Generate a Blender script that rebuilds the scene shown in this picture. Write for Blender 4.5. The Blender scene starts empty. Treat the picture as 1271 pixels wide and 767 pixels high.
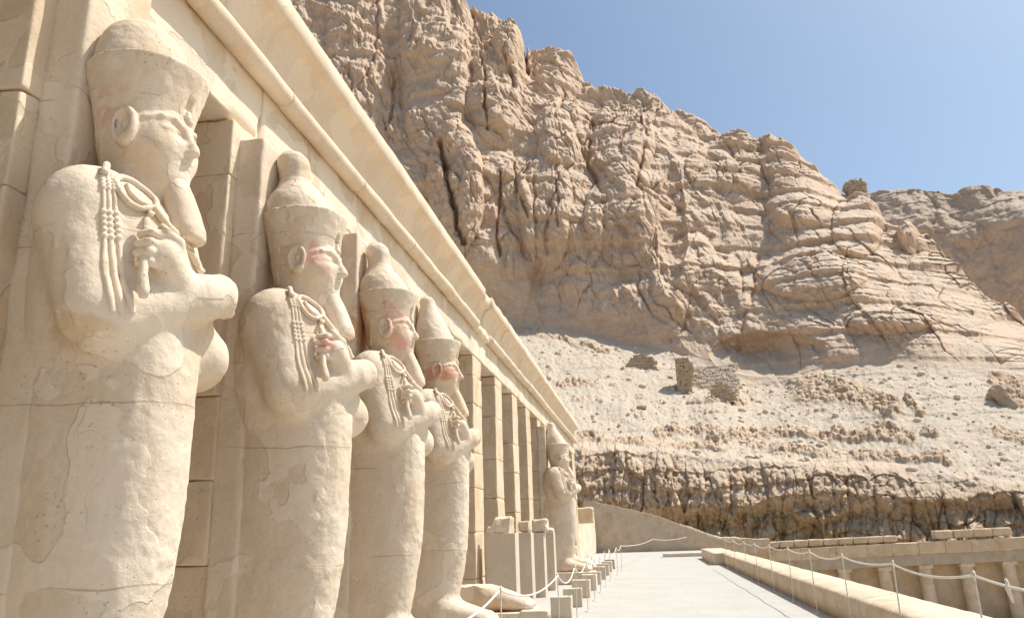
import bpy, bmesh, math, random
import numpy as np
from mathutils import Vector, Matrix

scene = bpy.context.scene
COL = scene.collection
R_ = math.radians

# ------------------------------------------------------------------ camera
def _n(v): return v / np.linalg.norm(v)
PW, PH, PF = 1271.0, 767.0, 960.0          # photograph size and focal length in its pixels
EYE = 1.6
_d = _n(np.array([805 - PW / 2, 656 - PH / 2, PF]))
_u = _n(np.array([529 - PW / 2, -2900 - PH / 2, PF]))
_u = _n(_u - _d * (_u @ _d))
_r = np.cross(_d, _u)
if _r[0] < 0: _r = -_r
ROT = np.array([_r, _d, _u])               # rows: world axes in camera axes (x right, y down, z forward)
cam_d = bpy.data.cameras.new("camera")
cam = bpy.data.objects.new("camera", cam_d)
COL.objects.link(cam)
cam_d.sensor_width = 36.0
cam_d.lens = 36.0 * PF / PW
cam_d.clip_start = 0.05
cam_d.clip_end = 6000.0
M = Matrix.Identity(4)
for i in range(3):
    M[i][0] = ROT[i][0]; M[i][1] = -ROT[i][1]; M[i][2] = -ROT[i][2]
M[2][3] = EYE
cam.matrix_world = M
scene.camera = cam

# ------------------------------------------------------------------ world, sun, exposure
SUN = Vector((0.48, 0.20, 0.85)).normalized()      # towards the sun
elev = math.asin(SUN.z); azim = math.atan2(SUN.x, SUN.y)
world = bpy.data.worlds.new("World"); scene.world = world
world.use_nodes = True
wn = world.node_tree.nodes; wl = world.node_tree.links
bg = wn["Background"]
sky = wn.new("ShaderNodeTexSky"); sky.sky_type = 'NISHITA'; sky.sun_disc = False
sky.sun_elevation = elev; sky.sun_rotation = azim
sky.altitude = 100; sky.air_density = 1.0; sky.dust_density = 2.6; sky.ozone_density = 0.4
hue = wn.new("ShaderNodeMix"); hue.data_type = 'RGBA'; hue.blend_type = 'MULTIPLY'; hue.inputs[0].default_value = 1.0
hue.inputs[7].default_value = (.96, 1.06, 1.07, 1)          # the dry desert air's cleaner blue
wl.new(sky.outputs[0], hue.inputs[6]); wl.new(hue.outputs[2], bg.inputs[0])
bg.inputs[1].default_value = 0.115
sun_d = bpy.data.lights.new("sun", 'SUN'); sun_d.energy = 4.5; sun_d.angle = R_(0.5); sun_d.color = (1.0, 0.955, 0.88)
sun = bpy.data.objects.new("sun", sun_d); COL.objects.link(sun)
sun.rotation_euler = SUN.to_track_quat('Z', 'Y').to_euler(); sun.location = (20, 10, 60)
vs = scene.view_settings
vs.view_transform = 'Standard'; vs.look = 'None'; vs.exposure = 0.29; vs.gamma = 1.0; vs.use_curve_mapping = False
scene.cycles.max_bounces = 8; scene.cycles.diffuse_bounces = 6; scene.cycles.glossy_bounces = 2
scene.cycles.use_denoising = True

# ------------------------------------------------------------------ helpers
def pray(px, py):
    c = _n(np.array([px - PW / 2, py - PH / 2, PF])); return ROT @ c
def proj(P):
    """world points (N,3) -> photograph pixels"""
    Q = (np.asarray(P) - np.array([0, 0, EYE])) @ ROT
    return PW / 2 + PF * Q[:, 0] / Q[:, 2], PH / 2 + PF * Q[:, 1] / Q[:, 2]

def _hash(i, j, k, seed):
    h = (i.astype(np.int64) * 374761393 + j.astype(np.int64) * 668265263 + k.astype(np.int64) * 2147483647 + seed * 974711)
    h = (h ^ (h >> 13)) * 1274126177
    h = h ^ (h >> 16)
    return ((h & 0xffffff).astype(np.float32) / 0xffffff)
def vnoise(x, y, z, seed=0):
    """value noise in [-1,1]"""
    x, y, z = np.broadcast_arrays(x, y, z)
    xi, yi, zi = np.floor(x), np.floor(y), np.floor(z)
    fx, fy, fz = (x - xi).astype(np.float32), (y - yi).astype(np.float32), (z - zi).astype(np.float32)
    fx = fx * fx * fx * (fx * (fx * 6 - 15) + 10); fy = fy * fy * fy * (fy * (fy * 6 - 15) + 10); fz = fz * fz * fz * (fz * (fz * 6 - 15) + 10)
    out = 0
    for a in (0, 1):
        wa = fx if a else 1 - fx
        for b in (0, 1):
            wb = fy if b else 1 - fy
            for c in (0, 1):
                wc = fz if c else 1 - fz
                out = out + wa * wb * wc * _hash(xi + a, yi + b, zi + c, seed)
    return out * 2 - 1
def fbm(x, y, z, octv=4, seed=0, gain=0.5, lac=2.03):
    s = 0; a = 1.0; t = 0
    for o in range(octv):
        s = s + a * vnoise(x, y, z, seed + o * 17); t += a
        a *= gain; x = x * lac + 3.1; y = y * lac + 1.7; z = z * lac + 5.3
    return s / t
def worley(u, v, seed=0, jit=0.9):
    """F1, F2 distances and the nearest cell's random value, on a 2D domain"""
    ui, vi = np.floor(u), np.floor(v)
    f1 = np.full(u.shape, 9.0, np.float32); f2 = f1.copy(); idv = np.zeros(u.shape, np.float32)
    zz = np.zeros_like(ui)
    for a in (-1, 0, 1):
        for b in (-1, 0, 1):
            cx, cy = ui + a, vi + b
            h1 = _hash(cx, cy, zz, seed); h2 = _hash(cx, cy, zz, seed + 7)
            d = np.sqrt((cx + .5 + jit * (h1 - .5) - u) ** 2 + (cy + .5 + jit * (h2 - .5) - v) ** 2).astype(np.float32)
            near = d < f1
            f2 = np.where(near, f1, np.minimum(f2, d))
            idv = np.where(near, _hash(cx, cy, zz, seed + 13), idv)
            f1 = np.where(near, d, f1)
    return f1, f2, idv
def sstep(a, b, x):
    t = np.clip((x - a) / (b - a), 0, 1); return t * t * (3 - 2 * t)

def link(name, me, mat=None, parent=None, smooth=True):
    o = bpy.data.objects.new(name, me)
    COL.objects.link(o)
    if mat is not None:
        if not len(me.materials): me.materials.append(mat)
        elif me.materials[0] is not mat:                  # shared mesh, own stone
            o.material_slots[0].link = 'OBJECT'; o.material_slots[0].material = mat
    if parent is not None: o.parent = parent
    if smooth and len(me.polygons):
        me.polygons.foreach_set("use_smooth", np.ones(len(me.polygons), dtype=bool))
    return o
def mesh_np(name, V, F):
    """V (N,3); F (M,4) quads or a list of (M,k) arrays"""
    me = bpy.data.meshes.new(name)
    V = np.ascontiguousarray(V, dtype=np.float32)
    Fs = F if isinstance(F, list) else [F]
    Fs = [np.asarray(f, dtype=np.int32) for f in Fs if len(f)]
    nl = sum(f.size for f in Fs); npoly = sum(len(f) for f in Fs)
    me.vertices.add(len(V)); me.vertices.foreach_set("co", V.ravel())
    me.loops.add(nl); me.loops.foreach_set("vertex_index", np.concatenate([f.ravel() for f in Fs]))
    tot = np.concatenate([np.full(len(f), f.shape[1], np.int32) for f in Fs])
    st = np.concatenate([[0], np.cumsum(tot)[:-1]]).astype(np.int32)
    me.polygons.add(npoly)
    me.polygons.foreach_set("loop_start", st)
    me.update(calc_edges=True); me.validate()
    return me
def empty(name, loc=(0, 0, 0)):
    o = bpy.data.objects.new(name, None); COL.objects.link(o); o.location = loc; o.empty_display_size = .2
    return o
def tag(o, label, cat, group=None, kind=None):
    if label: o["label"] = label
    if cat: o["category"] = cat
    if group: o["group"] = group
    if kind: o["kind"] = kind
    return o
def kind(o, k='structure'): o["kind"] = k; return o
def copy_tree(o, parent=None):
    c = o.copy(); COL.objects.link(c)
    if parent is not None: c.parent = parent
    for ch in list(o.children): copy_tree(ch, c)
    return c

class MB:
    """collects quads/polys into one mesh"""
    def __init__(s): s.V = []; s.F = {}; s.n = 0
    def add(s, V, F):
        V = np.asarray(V, dtype=np.float32)
        for f in (F if isinstance(F, list) else [F]):
            f = np.asarray(f, dtype=np.int32)
            if len(f): s.F.setdefault(f.shape[1], []).append(f + s.n)
        s.V.append(V); s.n += len(V); return s
    def build(s, name, mat, parent=None, smooth=True):
        me = mesh_np(name, np.concatenate(s.V), [np.concatenate(v) for v in s.F.values()])
        return link(name, me, mat, parent, smooth)

def rock_box(lo, hi, step=0.12, rnd=0.015, rough=0.004, chip=0.0, seed=0, nscale=3.0, warp=0.0):
    """a stone block: rounded box whose edges are worn and chipped and whose faces are slightly uneven"""
    lo = np.array(lo, float); hi = np.array(hi, float); dim = hi - lo
    n = np.clip(np.ceil(dim / step).astype(int), 1, 400)
    axs = []
    for a in range(3):
        t = np.linspace(0, 1, n[a] + 1) * dim[a]
        e = min(rnd * 1.2 + chip * .5, dim[a] * .3)
        axs.append(np.unique(np.concatenate([t, [e, dim[a] - e, e * .4, dim[a] - e * .4]])))
    idx = {}; V = []; F = []
    base = 0
    Vs = []; Fs = []
    for a in range(3):
        b, c = (a + 1) % 3, (a + 2) % 3
        for side in (0, 1):
            gb, gc = np.meshgrid(axs[b], axs[c], indexing='ij')
            P = np.zeros(gb.shape + (3,))
            P[..., a] = dim[a] * side; P[..., b] = gb; P[..., c] = gc
            m, k = gb.shape
            I = np.arange(m * k).reshape(m, k) + base
            q = np.stack([I[:-1, :-1], I[1:, :-1], I[1:, 1:], I[:-1, 1:]], -1).reshape(-1, 4)
            if side == 0: q = q[:, ::-1]
            Vs.append(P.reshape(-1, 3)); Fs.append(q); base += m * k
    P = np.concatenate(Vs); Q = np.concatenate(Fs)
    key = np.round(P / 1e-5).astype(np.int64)
    _, first, inv = np.unique(key, axis=0, return_index=True, return_inverse=True)
    P = P[first]; Q = inv.reshape(-1)[Q]
    W = P + lo
    r = rnd * np.ones(len(P))
    if chip > 0:
        nz = fbm(W[:, 0] * nscale, W[:, 1] * nscale, W[:, 2] * nscale, 3, seed)
        r = r + chip * np.clip((nz - 0.12) * 3, 0, 1)
    r = np.minimum(r, dim.min() * .45)[:, None]
    inner = np.clip(P, r, dim - r)
    d = P - inner; L = np.linalg.norm(d, axis=1, keepdims=True)
    P = np.where(L > 1e-9, inner + d / np.maximum(L, 1e-9) * np.minimum(L, r), P)
    nrm = np.where(L > 1e-9, d / np.maximum(L, 1e-9), 0)
    if rough > 0:
        P = P + nrm * (rough * fbm(W[:, 0] * 2.3, W[:, 1] * 2.3, W[:, 2] * 2.3, 3, seed + 3))[:, None] * 2
    if warp > 0:
        for a in range(3):
            P[:, a] += warp * fbm(W[:, 0] * 1.1 + a * 9, W[:, 1] * 1.1, W[:, 2] * 1.1, 2, seed + 5 + a)
    return P + lo, Q

def tube(pts, rad, seg=8, cap=True):
    pts = np.asarray(pts, float); rad = np.broadcast_to(rad, (len(pts),))
    T = np.gradient(pts, axis=0); T /= np.linalg.norm(T, axis=1, keepdims=True) + 1e-12
    up = np.array([0, 0, 1.0]) if abs(T[0][2]) < .9 else np.array([1.0, 0, 0])
    N = np.cross(T, up); N /= np.linalg.norm(N, axis=1, keepdims=True) + 1e-12
    B = np.cross(T, N)
    a = np.linspace(0, 2 * math.pi, seg, endpoint=False)
    V = (pts[:, None, :] + rad[:, None, None] * (np.cos(a)[None, :, None] * N[:, None, :] + np.sin(a)[None, :, None] * B[:, None, :])).reshape(-1, 3)
    I = np.arange(len(pts) * seg).reshape(len(pts), seg); J = np.roll(I, -1, axis=1)
    F = [np.stack([I[:-1], J[:-1], J[1:], I[1:]], -1).reshape(-1, 4)]
    if cap: F += [I[0][None, ::-1], I[-1][None, :]]
    return V, F
def lathe(prof, seg=20, center=(0, 0)):
    prof = np.asarray(prof, float); a = np.linspace(0, 2 * math.pi, seg, endpoint=False)
    V = np.stack([center[0] + prof[:, 0][:, None] * np.cos(a), center[1] + prof[:, 0][:, None] * np.sin(a), np.repeat(prof[:, 1][:, None], seg, 1)], -1).reshape(-1, 3)
    I = np.arange(len(prof) * seg).reshape(len(prof), seg); J = np.roll(I, -1, axis=1)
    return V, [np.stack([I[:-1], J[:-1], J[1:], I[1:]], -1).reshape(-1, 4), I[0][None, ::-1], I[-1][None, :]]
def extrude_profile(prof, y0, y1, step=.25, jitter=0.0, seed=0):
    """closed profile in (x,z), counter-clockwise seen from -y, swept along y"""
    prof = np.asarray(prof, float); n = max(2, int(abs(y1 - y0) / step) + 1)
    ys = np.linspace(y0, y1, n); m = len(prof)
    V = np.zeros((n, m, 3)); V[..., 0] = prof[:, 0]; V[..., 2] = prof[:, 1]; V[..., 1] = ys[:, None]
    if jitter:
        V[..., 0] += jitter * fbm(V[..., 0] * 5, V[..., 1] * 2.2, V[..., 2] * 5, 3, seed)
        V[..., 2] += jitter * fbm(V[..., 0] * 5, V[..., 1] * 2.2, V[..., 2] * 5 + 40, 3, seed)
    I = np.arange(n * m).reshape(n, m); J = np.roll(I, -1, axis=1)
    return V.reshape(-1, 3), [np.stack([I[:-1], I[1:], J[1:], J[:-1]], -1).reshape(-1, 4), I[0][None, :], I[-1][None, ::-1]]

# ------------------------------------------------------------------ materials
class NT:
    def __init__(s, name):
        s.m = bpy.data.materials.new(name); s.m.use_nodes = True
        s.t = s.m.node_tree; s.n = s.t.nodes; s.b = s.n["Principled BSDF"]
        s.b.inputs["Roughness"].default_value = .9
        s.b.inputs["Specular IOR Level"].default_value = .15
        g = s.n.new("ShaderNodeNewGeometry"); s.pos = g.outputs["Position"]; s.nor = g.outputs["True Normal"]; s.geo = g
    def link(s, a, b): s.t.links.new(a, b)
    def val(s, sock, v):
        if hasattr(v, "is_output"): s.link(v, sock)
        else: sock.default_value = v
    def mapping(s, vec, scale=(1, 1, 1), loc=(0, 0, 0)):
        n = s.n.new("ShaderNodeMapping"); s.link(vec, n.inputs[0]); n.inputs["Scale"].default_value = scale; n.inputs["Location"].default_value = loc
        return n.outputs[0]
    def noise(s, vec, scale, detail=4, rough=.55, dist=0, color=False):
        n = s.n.new("ShaderNodeTexNoise"); s.link(vec, n.inputs["Vector"])
        n.inputs["Scale"].default_value = scale; n.inputs["Detail"].default_value = detail; n.inputs["Roughness"].default_value = rough; n.inputs["Distortion"].default_value = dist
        return n.outputs["Color"] if color else n.outputs["Fac"]
    def vor(s, vec, scale, feature='F1', rnd=1.0):
        n = s.n.new("ShaderNodeTexVoronoi"); n.feature = feature; s.link(vec, n.inputs["Vector"]); n.inputs["Scale"].default_value = scale; n.inputs["Randomness"].default_value = rnd
        return n.outputs["Distance"]
    def ramp(s, fac, stops, interp='LINEAR'):
        n = s.n.new("ShaderNodeValToRGB"); s.link(fac, n.inputs[0]); r = n.color_ramp; r.interpolation = interp
        while len(r.elements) < len(stops): r.elements.new(.5)
        for e, (p, c) in zip(r.elements, stops):
            e.position = p; e.color = (c, c, c, 1) if isinstance(c, (int, float)) else (*c, 1)
        return n.outputs[0]
    def math(s, op, a, b=0.0, clamp=False):
        n = s.n.new("ShaderNodeMath"); n.operation = op; n.use_clamp = clamp; s.val(n.inputs[0], a); s.val(n.inputs[1], b); return n.outputs[0]
    def mix(s, fac, a, b, mode='MIX'):
        n = s.n.new("ShaderNodeMix"); n.data_type = 'RGBA'; n.blend_type = mode; n.clamp_factor = True
        s.val(n.inputs[0], fac)
        for i, v in ((6, a), (7, b)):
            if hasattr(v, "is_output"): s.link(v, n.inputs[i])
            else: n.inputs[i].default_value = (*v, 1)
        return n.outputs[2]
    def warp(s, vec, scale, amt):
        c = s.noise(vec, scale, 3, .5, 0, True)
        n = s.n.new("ShaderNodeVectorMath"); n.operation = 'SUBTRACT'; s.link(c, n.inputs[0]); n.inputs[1].default_value = (.5, .5, .5)
        k = s.n.new("ShaderNodeVectorMath"); k.operation = 'SCALE'; s.link(n.outputs[0], k.inputs[0]); k.inputs[3].default_value = amt
        a = s.n.new("ShaderNodeVectorMath"); a.operation = 'ADD'; s.link(vec, a.inputs[0]); s.link(k.outputs[0], a.inputs[1])
        return a.outputs[0]
    def bump(s, h, dist, strength=1.0, prev=None):
        n = s.n.new("ShaderNodeBump"); s.link(h, n.inputs["Height"]); n.inputs["Distance"].default_value = dist; n.inputs["Strength"].default_value = strength
        if prev is not None: s.link(prev, n.inputs["Normal"])
        return n.outputs[0]
    def out(s, color, normal=None):
        if hasattr(color, "is_output"): s.link(color, s.b.inputs["Base Color"])
        else: s.b.inputs["Base Color"].default_value = (*color, 1)
        if normal is not None: s.link(normal, s.b.inputs["Normal"])
        return s.m

def limestone(name, light, dark, stain, cracks=.5, patch=.5, bump=1.0, paint=(), joints=0.0):
    """carved limestone: mottled, with ochre staining, repair-plaster patches, fine cracks and pits"""
    t = NT(name); p = t.pos
    a = t.noise(p, 1.3, 5, .6, .4)
    col = t.mix(t.ramp(a, [(.33, 0), (.68, 1)]), dark, light)
    st = t.ramp(t.noise(t.mapping(p, (1, 1, .45), (7, 3, 1)), 1.7, 6, .62, .6), [(.52, 0), (.70, .8)])
    col = t.mix(st, col, stain)
    fine = t.noise(p, 38, 5, .65)
    col = t.mix(t.ramp(fine, [(.35, .22), (.6, 0)]), col, tuple(c * .72 for c in dark))
    # repair patches with proud, ragged edges
    pm = t.noise(t.warp(p, 5, .12), 1.55, 3, .5, .2)
    pr = t.ramp(pm, [(.525, 0), (.535, 1)])
    col = t.mix(t.math('MULTIPLY', pr, patch), col, tuple(min(1, c * 1.07) for c in light))
    # cracks
    cw = t.warp(p, 3.2, .35)
    cr = t.vor(t.mapping(cw, (1, 1, 1.7)), 1.05, 'DISTANCE_TO_EDGE')
    cm = t.ramp(cr, [(.0, 1), (.005, 0)])
    gate = t.ramp(t.noise(p, 2.3, 3), [(.55, 0), (.64, 1)])
    cm = t.math('MULTIPLY', t.math('MULTIPLY', cm, gate), cracks)
    col = t.mix(t.math('MULTIPLY', cm, .75), col, (stain[0] * .45, stain[1] * .42, stain[2] * .4))
    if joints:
        sz = t.n.new("ShaderNodeSeparateXYZ"); t.link(t.warp(p, 1.8, .12), sz.inputs[0])
        fz = t.math('FRACT', t.math('MULTIPLY', sz.outputs[2], 1 / joints))
        jm = t.math('LESS_THAN', t.math('ABSOLUTE', t.math('SUBTRACT', fz, .5)), .0045)
        jm = t.math('MULTIPLY', jm, t.ramp(t.noise(p, 2.0, 3), [(.46, 0), (.58, .55)]))
        col = t.mix(jm, col, (stain[0] * .6, stain[1] * .55, stain[2] * .5)); cm = t.math('MAXIMUM', cm, jm)
    pits = t.ramp(t.vor(t.warp(p, 20, .03), 26), [(.08, 1), (.2, 0)])
    pg = t.math('MULTIPLY', pits, t.ramp(t.noise(p, 2.4, 3), [(.5, 0), (.64, 1)]))
    col = t.mix(t.math('MULTIPLY', pg, .4), col, tuple(c * .6 for c in dark))
    for (lx, ly, lz, sx, sy, sz, pc, amt, sc) in paint:
        tc = t.n.new("ShaderNodeTexCoord")
        q = t.n.new("ShaderNodeVectorMath"); q.operation = 'SUBTRACT'; t.link(tc.outputs["Object"], q.inputs[0]); q.inputs[1].default_value = (lx, ly, lz)
        q2 = t.n.new("ShaderNodeVectorMath"); q2.operation = 'DIVIDE'; t.link(t.warp(q.outputs[0], 7, .1), q2.inputs[0]); q2.inputs[1].default_value = (sx, sy, sz)
        ln = t.n.new("ShaderNodeVectorMath"); ln.operation = 'LENGTH'; t.link(q2.outputs[0], ln.inputs[0])
        mk = t.ramp(ln.outputs["Value"], [(.75, 1), (1.0, 0)])
        sp = t.ramp(t.noise(tc.outputs["Object"], sc, 5, .7), [(.36, 0), (.50, 1)])
        col = t.mix(t.math('MULTIPLY', t.math('MULTIPLY', mk, sp), amt), col, pc)
    h1 = t.noise(p, 7, 6, .6)
    n = t.bump(h1, .02 * bump, .7)
    n = t.bump(fine, .004 * bump, .7, n)
    n = t.bump(pr, .006 * bump, .8, n)
    inv = t.math('SUBTRACT', 1.0, t.math('MAXIMUM', cm, t.math('MULTIPLY', pg, .8)))
    n = t.bump(inv, .007 * bump, .9, n)
    return t.out(col, n)

STAIN = (.60, .43, .255)
# ------------------------------------------------------------------ carving: signed-distance fields meshed with surface nets
class Field:
    def __init__(s, lo, hi, h):
        s.lo = np.array(lo, float); s.h = h
        s.ax = [np.arange(lo[a], hi[a] + h, h, dtype=np.float32) for a in range(3)]
        s.f = np.full([len(a) for a in s.ax], 9.0, np.float32)
    def _sl(s, lo, hi, pad):
        sl = []
        for a in range(3):
            i0 = max(0, int((lo[a] - pad - s.lo[a]) / s.h) - 1); i1 = min(len(s.ax[a]), int((hi[a] + pad - s.lo[a]) / s.h) + 3)
            sl.append(slice(i0, max(i0, i1)))
        return tuple(sl)
    def grid(s, sl): return s.ax[0][sl[0]][:, None, None], s.ax[1][sl[1]][None, :, None], s.ax[2][sl[2]][None, None, :]
    def op(s, lo, hi, fn, k=.05, mode='add', pad=None):
        sl = s._sl(lo, hi, (k * 1.2 + 4 * s.h) if pad is None else pad)
        if any(q.stop - q.start <= 0 for q in sl): return s
        d = fn(*s.grid(sl)).astype(np.float32); f = s.f[sl]
        if mode == 'sub': d = -d
        if k > 0:
            hh = np.maximum(k - np.abs(f - d), 0) / k
            r = (np.minimum(f, d) - hh * hh * k * .25) if mode == 'add' else (np.maximum(f, d) + hh * hh * k * .25)
        else: r = np.minimum(f, d) if mode == 'add' else np.maximum(f, d)
        s.f[sl] = r; return s
    def ell(s, c, r, k=.05, mode='add', rot=None):
        c = np.array(c, float); r = np.array(r, float); m = r.max()
        def fn(x, y, z):
            px, py, pz = x - c[0], y - c[1], z - c[2]
            if rot is not None:
                px, py, pz = [rot[i][0] * px + rot[i][1] * py + rot[i][2] * pz for i in range(3)]
            k0 = np.sqrt((px / r[0]) ** 2 + (py / r[1]) ** 2 + (pz / r[2]) ** 2)
            k1 = np.sqrt((px / r[0] ** 2) ** 2 + (py / r[1] ** 2) ** 2 + (pz / r[2] ** 2) ** 2) + 1e-6
            return k0 * (k0 - 1) / k1
        b = r if rot is None else np.array([m, m, m])
        return s.op(c - b, c + b, fn, k, mode)
    def cap(s, a, b, ra, rb=None, k=.05, mode='add', flat=None):
        """tapered capsule; flat=(axis vector, factor) squashes it along that axis"""
        a = np.array(a, float); b = np.array(b, float); rb = ra if rb is None else rb; ab = b - a; L2 = ab @ ab
        def fn(x, y, z):
            px, py, pz = x - a[0], y - a[1], z - a[2]
            t = np.clip((px * ab[0] + py * ab[1] + pz * ab[2]) / L2, 0, 1)
            qx, qy, qz = px - t * ab[0], py - t * ab[1], pz - t * ab[2]
            if flat is not None:
                v, g = flat; w = (qx * v[0] + qy * v[1] + qz * v[2]) * (g - 1)
                qx, qy, qz = qx + w * v[0], qy + w * v[1], qz + w * v[2]
            return np.sqrt(qx * qx + qy * qy + qz * qz) - (ra + (rb - ra) * t)
        m = max(ra, rb); return s.op(np.minimum(a, b) - m, np.maximum(a, b) + m, fn, k, mode)
    def path(s, pts, rads, k=.02, mode='add'):
        rads = np.broadcast_to(rads, (len(pts),))
        for i in range(len(pts) - 1): s.cap(pts[i], pts[i + 1], rads[i], rads[i + 1], k, mode)
        return s
    def loft(s, zs, cs, as_, bs, n=2.4, k=.05, mode='add', zlo=None, zhi=None, edge=.03):
        zlo = zs[0] if zlo is None else zlo; zhi = zs[-1] if zhi is None else zhi
        def fn(x, y, z):
            zz = np.asarray(z).ravel()
            c = np.interp(zz, zs, cs)[None, None, :]; a = np.interp(zz, zs, as_)[None, None, :]; b = np.interp(zz, zs, bs)[None, None, :]
            q = (np.abs(x - c) / a) ** n + (np.abs(y) / b) ** n
            d = (q ** (1 / n) - 1) * np.minimum(a, b) * .92
            dz = np.maximum(zlo - z, z - zhi)
            return np.minimum(np.maximum(d + edge, dz + edge), 0) + np.sqrt(np.maximum(d + edge, 0) ** 2 + np.maximum(dz + edge, 0) ** 2) - edge
        c = np.array(cs); a = np.array(as_); b = np.array(bs)
        return s.op((min(c - a), -b.max(), zlo), (max(c + a), b.max(), zhi), fn, k, mode)
    def box(s, c, hs, r=.02, k=.02, mode='add', rot=None):
        c = np.array(c, float); hs = np.array(hs, float); L = np.linalg.norm(hs)
        def fn(x, y, z):
            px, py, pz = x - c[0], y - c[1], z - c[2]
            if rot is not None:
                px, py, pz = [rot[i][0] * px + rot[i][1] * py + rot[i][2] * pz for i in range(3)]
            qx, qy, qz = np.abs(px) - hs[0] + r, np.abs(py) - hs[1] + r, np.abs(pz) - hs[2] + r
            return np.sqrt(np.maximum(qx, 0) ** 2 + np.maximum(qy, 0) ** 2 + np.maximum(qz, 0) ** 2) + np.minimum(np.maximum(qx, np.maximum(qy, qz)), 0) - r
        b = hs if rot is None else np.array([L, L, L])
        return s.op(c - b, c + b, fn, k, mode)
    def rough(s, amp, scale, seed=0, octv=3):
        """worn surface: noise added to the field close to its zero level"""
        i = np.nonzero(np.abs(s.f) < 4 * s.h + amp)
        x, y, z = s.ax[0][i[0]], s.ax[1][i[1]], s.ax[2][i[2]]
        s.f[i] += (amp * fbm(x * scale, y * scale, z * scale, octv, seed)).astype(np.float32); return s
    def cut_above(s, fn):
        x, y, z = s.ax[0][:, None, None], s.ax[1][None, :, None], s.ax[2][None, None, :]
        s.f = np.maximum(s.f, (z - fn(x, y)).astype(np.float32)); return s
    def mesh(s, name):
        f = s.f.copy()
        for a in range(3):
            for e in (0, -1):
                sl = [slice(None)] * 3; sl[a] = e; f[tuple(sl)] = np.maximum(f[tuple(sl)], 1e-3)
        ins = f < 0
        nx, ny, nz = f.shape
        cnt = np.zeros((nx - 1, ny - 1, nz - 1), np.int8)
        for a in (0, 1):
            for b in (0, 1):
                for c in (0, 1): cnt += ins[a:nx - 1 + a, b:ny - 1 + b, c:nz - 1 + c]
        act = (cnt > 0) & (cnt < 8)
        ci = np.argwhere(act)
        idx = np.full(act.shape, -1, np.int32); idx[act] = np.arange(len(ci))
        acc = np.zeros((len(ci), 3), np.float32); w = np.zeros(len(ci), np.float32)
        corners = [(a, b, c) for a in (0, 1) for b in (0, 1) for c in (0, 1)]
        val = {c: f[ci[:, 0] + c[0], ci[:, 1] + c[1], ci[:, 2] + c[2]] for c in corners}
        for c in corners:
            for a in range(3):
                if c[a]: continue
                e = list(c); e[a] = 1; e = tuple(e)
                v0, v1 = val[c], val[e]; m = (v0 < 0) != (v1 < 0)
                t = np.where(m, v0 / np.where(m, v0 - v1, 1), 0)
                p = np.array(c, np.float32)[None, :] + np.zeros((len(ci), 3), np.float32); p[:, a] = t
                acc += p * m[:, None]; w += m
        V = (ci + acc / w[:, None]) * s.h + s.lo
        Q = []
        for a in range(3):
            b, c = (a + 1) % 3, (a + 2) % 3
            s0 = [slice(None)] * 3; s1 = [slice(None)] * 3; s0[a] = slice(0, -1); s1[a] = slice(1, None)
            A, B = ins[tuple(s0)], ins[tuple(s1)]
            e = np.argwhere(A != B); flip = B[tuple(e.T)]
            ok = (e[:, b] > 0) & (e[:, c] > 0) & (e[:, b] < f.shape[b] - 1) & (e[:, c] < f.shape[c] - 1)
            e = e[ok]; flip = flip[ok]
            def cell(db, dc):
                q = e.copy(); q[:, b] -= db; q[:, c] -= dc; return idx[q[:, 0], q[:, 1], q[:, 2]]
            q = np.stack([cell(1, 1), cell(0, 1), cell(0, 0), cell(1, 0)], 1)
            q[flip] = q[flip][:, ::-1]
            Q.append(q)
        Q = np.concatenate(Q); Q = Q[(Q >= 0).all(1)]
        return mesh_np(name, V, Q)
S = .76
XP = -3.42
Z0 = .384
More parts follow.
